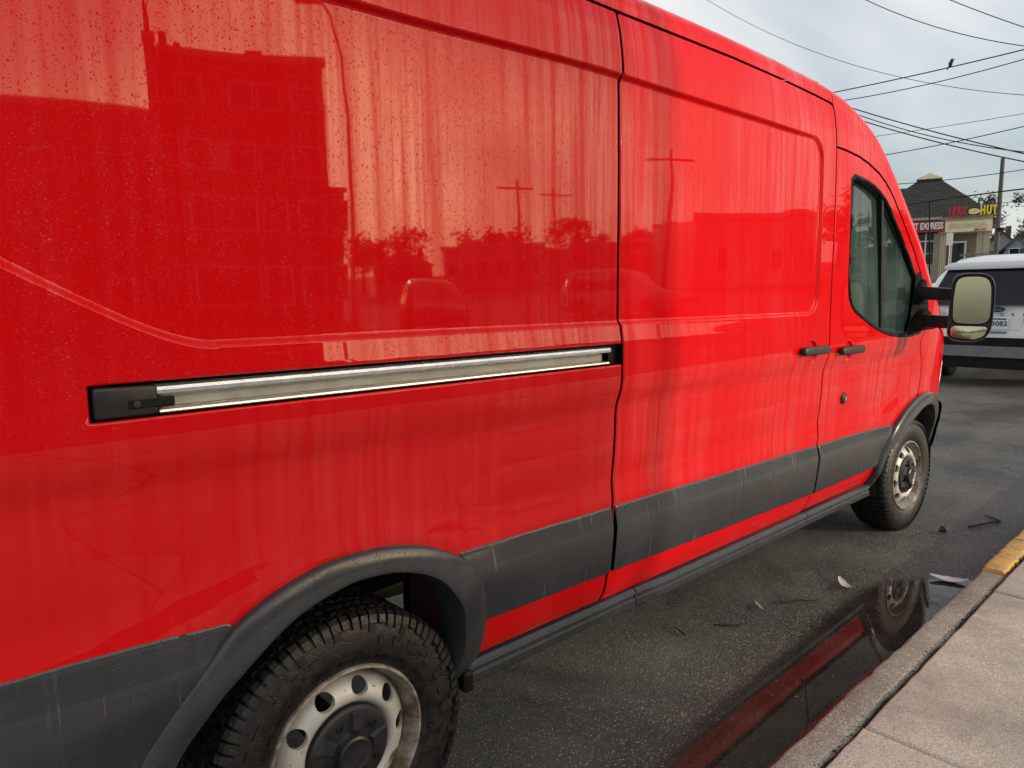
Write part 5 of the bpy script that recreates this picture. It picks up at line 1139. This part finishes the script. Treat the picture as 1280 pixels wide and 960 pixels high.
def row(nm, label, az0, az1, D, h, mat, P=(.5, 0), n=3, roofh=1.4):
    a, b = Vector((*polar(P, az0, D), 0)), Vector((*polar(P, az1, D), 0)); L_ = (b - a).length; ang = math.atan2(b.y - a.y, b.x - a.x); zb = float(g(a.x)) - .1
    T = thing(nm, label, 'building', (a.x, a.y, zb), ang); O = Vector((0, 0, 0)); mb = MB(); mb.box(0, L_, -7, 0, 0, h); link('wall', mb.mesh('wall'), mat, T, O)
    mb = MB(); mb.add([(-.4, .4, h), (L_ + .4, .4, h), (L_ + .4, -7.4, h), (-.4, -7.4, h), (1.5, -3.5, h + roofh), (L_ - 1.5, -3.5, h + roofh)], [(0, 1, 5, 4), (1, 2, 5), (2, 3, 4, 5), (3, 0, 4), (3, 2, 1, 0)]); link('roof', mb.mesh('roof'), M['roofd'], T, O)
    for i in range(n): o = link('window', boxm('window', (0, 0, 0), (1.6, .14, 1.4)), M['frames'], T, Vector(((i + .5) * L_ / n, 0, 1.7))); link('pane', boxm('pane', (0, .06, 0), (1.4, .06, 1.2)), M['dglass'], o, O)
    return T
row('shop_row', 'low shop row with hipped roof right of the lamp post', -58.0, -53.0, 62, 2.6, M['house'], (.2, 0), 4, 1.1)
block('strip_mall', 'long flat roofed pale strip of shops mirrored low in the rear panel', polar((.4, 0), -52.2, 70), polar((.6, 0), -44.5, 66), 8, 3.6, M['house2'], 6, 1, True, ((1.5, 3.0, .9), (6.0, 6.8, .6)))
row('shop_row', 'low brown shop row left of the warehouse', -43.5, -39.0, 74, 2.2, M['brick2'], (.8, 0), 3, 2.0)
block('garage', 'small square brick garage left of the warehouse', polar((.9, 0), -38.2, 58), polar((1.1, 0), -34.0, 60), 6, 3.3, M['brick2'], 2, 1, True)
for k, (a_, D_, h_, w_) in enumerate(((-59.0, 70, 5.5, 2.2), (-55.2, 75, 6.8, 2.6), (-48.7, 78, 6.2, 3.0), (-42.0, 82, 7.0, 3.0), (-36.2, 70, 5.2, 2.4), (-22.0, 66, 7.0, 3.0), (-17.0, 70, 6.2, 3.0))):
    q = polar((.6, 0), a_, D_); tree('leafy_tree', ('round tree far behind the lamp post', 'taller tree over the hipped shop row', 'tree behind the flat strip of shops', 'broad tree over the brown shop row', 'small tree by the brick garage', 'tall tree right of the warehouse', 'rightmost tree at the end of the lot')[k] + ', behind the photographer', q, h_, w_, h_ * .33, 900, 50 + k, .26)
block('warehouse', 'plain pale warehouse box mirrored in the sliding door', polar((1.45, 0), -32.9, 44), polar((2.2, 0), -24.5, 46), 10, 4.6, M['house'], 2, 1, True)
row('shop_row', 'low pale shop row at the end of the lot', -23, -12, 80, 2.8, M['house'], (2.5, 0))
# street lamp
lp = polar((.04, 0), -59.3, 17.2); T = thing('street_lamp', 'tall grey lot lamp on a thin curved pole, mirrored in the rear panel', 'street lamp', (lp[0], lp[1], float(g(lp[0])) - .02), math.radians(30)); O = Vector((0, 0, 0))
link('pole', tubem('pole', [(0, 0, 0), (.0, 0, 3), (-.03, 0, 6), (-.12, 0, 7.8), (-.35, 0, 8.9), (-.55, 0, 9.25)], [.060, .055, .05, .045, .042, .04], 12), M['galv'], T, O)
link('lamp_head', boxm('lamp_head', (-.80, 0, 9.28), (.65, .30, .16), .05, seg=2, smooth=True), M['galv'], T, O); link('base_plate', boxm('base_plate', (0, 0, .06), (.4, .4, .10), .02), M['galv'], T, O)
p = polar((-.37, 0), -72.6, 30); tree('bare_tree', 'bare branched tree before the flat roofed building behind the photographer', p, 9.6, 2.6, 2.0, 260, 21, .12, True)
for (a, D, h, P, lb) in ((-46.9, 45, 8.0, (.54, 0), 'utility pole mirrored near the middle of the rear panel'), (-43.6, 52, 8.2, (.7, 0), 'utility pole with cross arm mirrored beside the door gap'), (-34.6, 34, 8.0, (1.25, 0), 'utility pole mirrored at the left of the sliding door')):
    q = polar(P, a, D); utility_pole('utility_pole', lb, q[0], q[1], h, (.15, .1), math.radians(40), None, 1, False)
make_suv('parked_suv', 'grey sport utility car in the lot behind the photographer, nearer the lamp', (*polar((.3, 0), -54, 24), float(g(10))), math.radians(120), plain('grey_car_paint', (.12, .12, .13), .25), None, False)
make_suv('parked_suv', 'pale sport utility car in the lot behind the photographer, nearer the warehouse', (*polar((.6, 0), -42, 27), float(g(18))), math.radians(80), plain('silver_car_paint', (.4, .4, .41), .25), None, False)
# ------------------------------------------------------------------ litter on the road
def chip(nm, lb, cat, x, y, L_, W_, rz, mat, curl=.01, z=None):
    n = 8; V = []; r = random.Random(int(x * 100))
    for i in range(n + 1):
        t = i / n; w_ = W_ * math.sin(math.pi * min(.97, max(.06, t))) ** .6 * r.uniform(.8, 1.1); zz = .004 + curl * (abs(t - .5) * 2) ** 2 + r.uniform(0, .003)
        for s in (-1, 0, 1): V.append(((t - .5) * L_, s * w_ / 2, zz + (.004 if s else 0)))
    F = [(i * 3 + j, i * 3 + j + 1, i * 3 + j + 4, i * 3 + j + 3) for i in range(n) for j in range(2)]
    m = len(V); V += [(a, b, c - .0015) for a, b, c in V]; F += [tuple(q + m for q in f_)[::-1] for f_ in F]
    o = link(nm, mesh(nm, V, F, True), mat); z = float(road_z(np.array([x]), np.array([y]))[0]) if z is None else z; o.location = (x, y, max(z, 0) + .004); o.rotation_euler = (0, 0, rz); return tag(o, lb, cat)
chip('paper_scrap', 'curled pale scrap of paper lying on the asphalt', 'litter', 2.77, -.055, .15, .045, .75, M['paper'], .014)
chip('paper_scrap', 'thin straight pale sliver on the asphalt nearer the sill', 'litter', 2.22, .118, .10, .014, .9, M['paper'], .004)
chip('plastic_film', 'crumpled clear plastic scrap at the far end of the puddle', 'litter', 3.22, -.40, .17, .085, 1.9, M['film'], .012)
chip('dead_leaf', 'small dark curled leaf on the road near the front wheel', 'leaf', 4.02, -.14, .10, .05, .3, M['twig'], .02)
def twig(lb, pts, r_):
    P = [(x, y, max(float(road_z(np.array([x]), np.array([y]))[0]), 0) + .008 + dz) for x, y, dz in pts]; o = link('twig', tubem('twig', P, [r_] * (len(P) - 1) + [r_ * .4], 5), M['twig']); return tag(o, lb, 'twig')
twig('forked black twig beside the yellow kerb', [(4.25, -.22, 0), (4.42, -.30, .01), (4.52, -.33, 0), (4.60, -.22, .0)], .007)
twig('short dark twig beside the pale sliver', [(2.33, .07, 0), (2.42, .02, .006), (2.50, -.04, 0)], .005)
twig('tiny dark twig nearest the photographer on the asphalt', [(1.90, .17, 0), (1.95, .10, .004), (2.02, .07, 0)], .004)
twig('dark stem lying near the sill end', [(1.72, .20, 0), (1.74, .25, .004), (1.75, .28, 0)], .003)
# grit in the pavement joint and along the gutter
mb = MB(); r = random.Random(5)
for k in range(1600):
    x = r.uniform(.6, 4.6); y = -.643 + r.gauss(0, .007) if r.random() < .8 else -.52 + abs(r.gauss(0, .02)); s = r.uniform(.0015, .005); z = .094 + r.uniform(0, .008) if y < -.55 else 0.002
    v = [(x + s * r.uniform(-1, 1), y + s * r.uniform(-1, 1), z + s * r.uniform(-1, 1)) for _ in range(4)]; mb.add(v, [(0, 1, 2), (0, 2, 3), (0, 3, 1), (1, 3, 2)])
o = link('joint_grit', mb.mesh('joint_grit'), M['dirt']); tag(o, 'dark grit lying in the joint between kerb and pavement', 'grit', None, 'stuff')
mb = MB(); r = random.Random(15)
for k in range(2600):
    x = r.uniform(.8, 5.2); y = r.uniform(-.5, 1.2) if r.random() < .6 else np.interp(x, px, py) + abs(r.gauss(0, .12)); s = r.uniform(.0012, .0040); z = max(float(road_z(np.array([x]), np.array([y]))[0]), .0) + s * .4
    v = [(x + s * r.uniform(-1, 1), y + s * r.uniform(-1, 1), z + s * r.uniform(-.8, 1)) for _ in range(4)]; mb.add(v, [(0, 1, 2), (0, 2, 3), (0, 3, 1), (1, 3, 2)])
o = link('road_grit', mb.mesh('road_grit'), plain('pale_grit', (.34, .32, .27), .8, 0, .5, 40)); tag(o, 'pale loose grit strewn over the asphalt and puddle edge', 'grit', None, 'stuff')
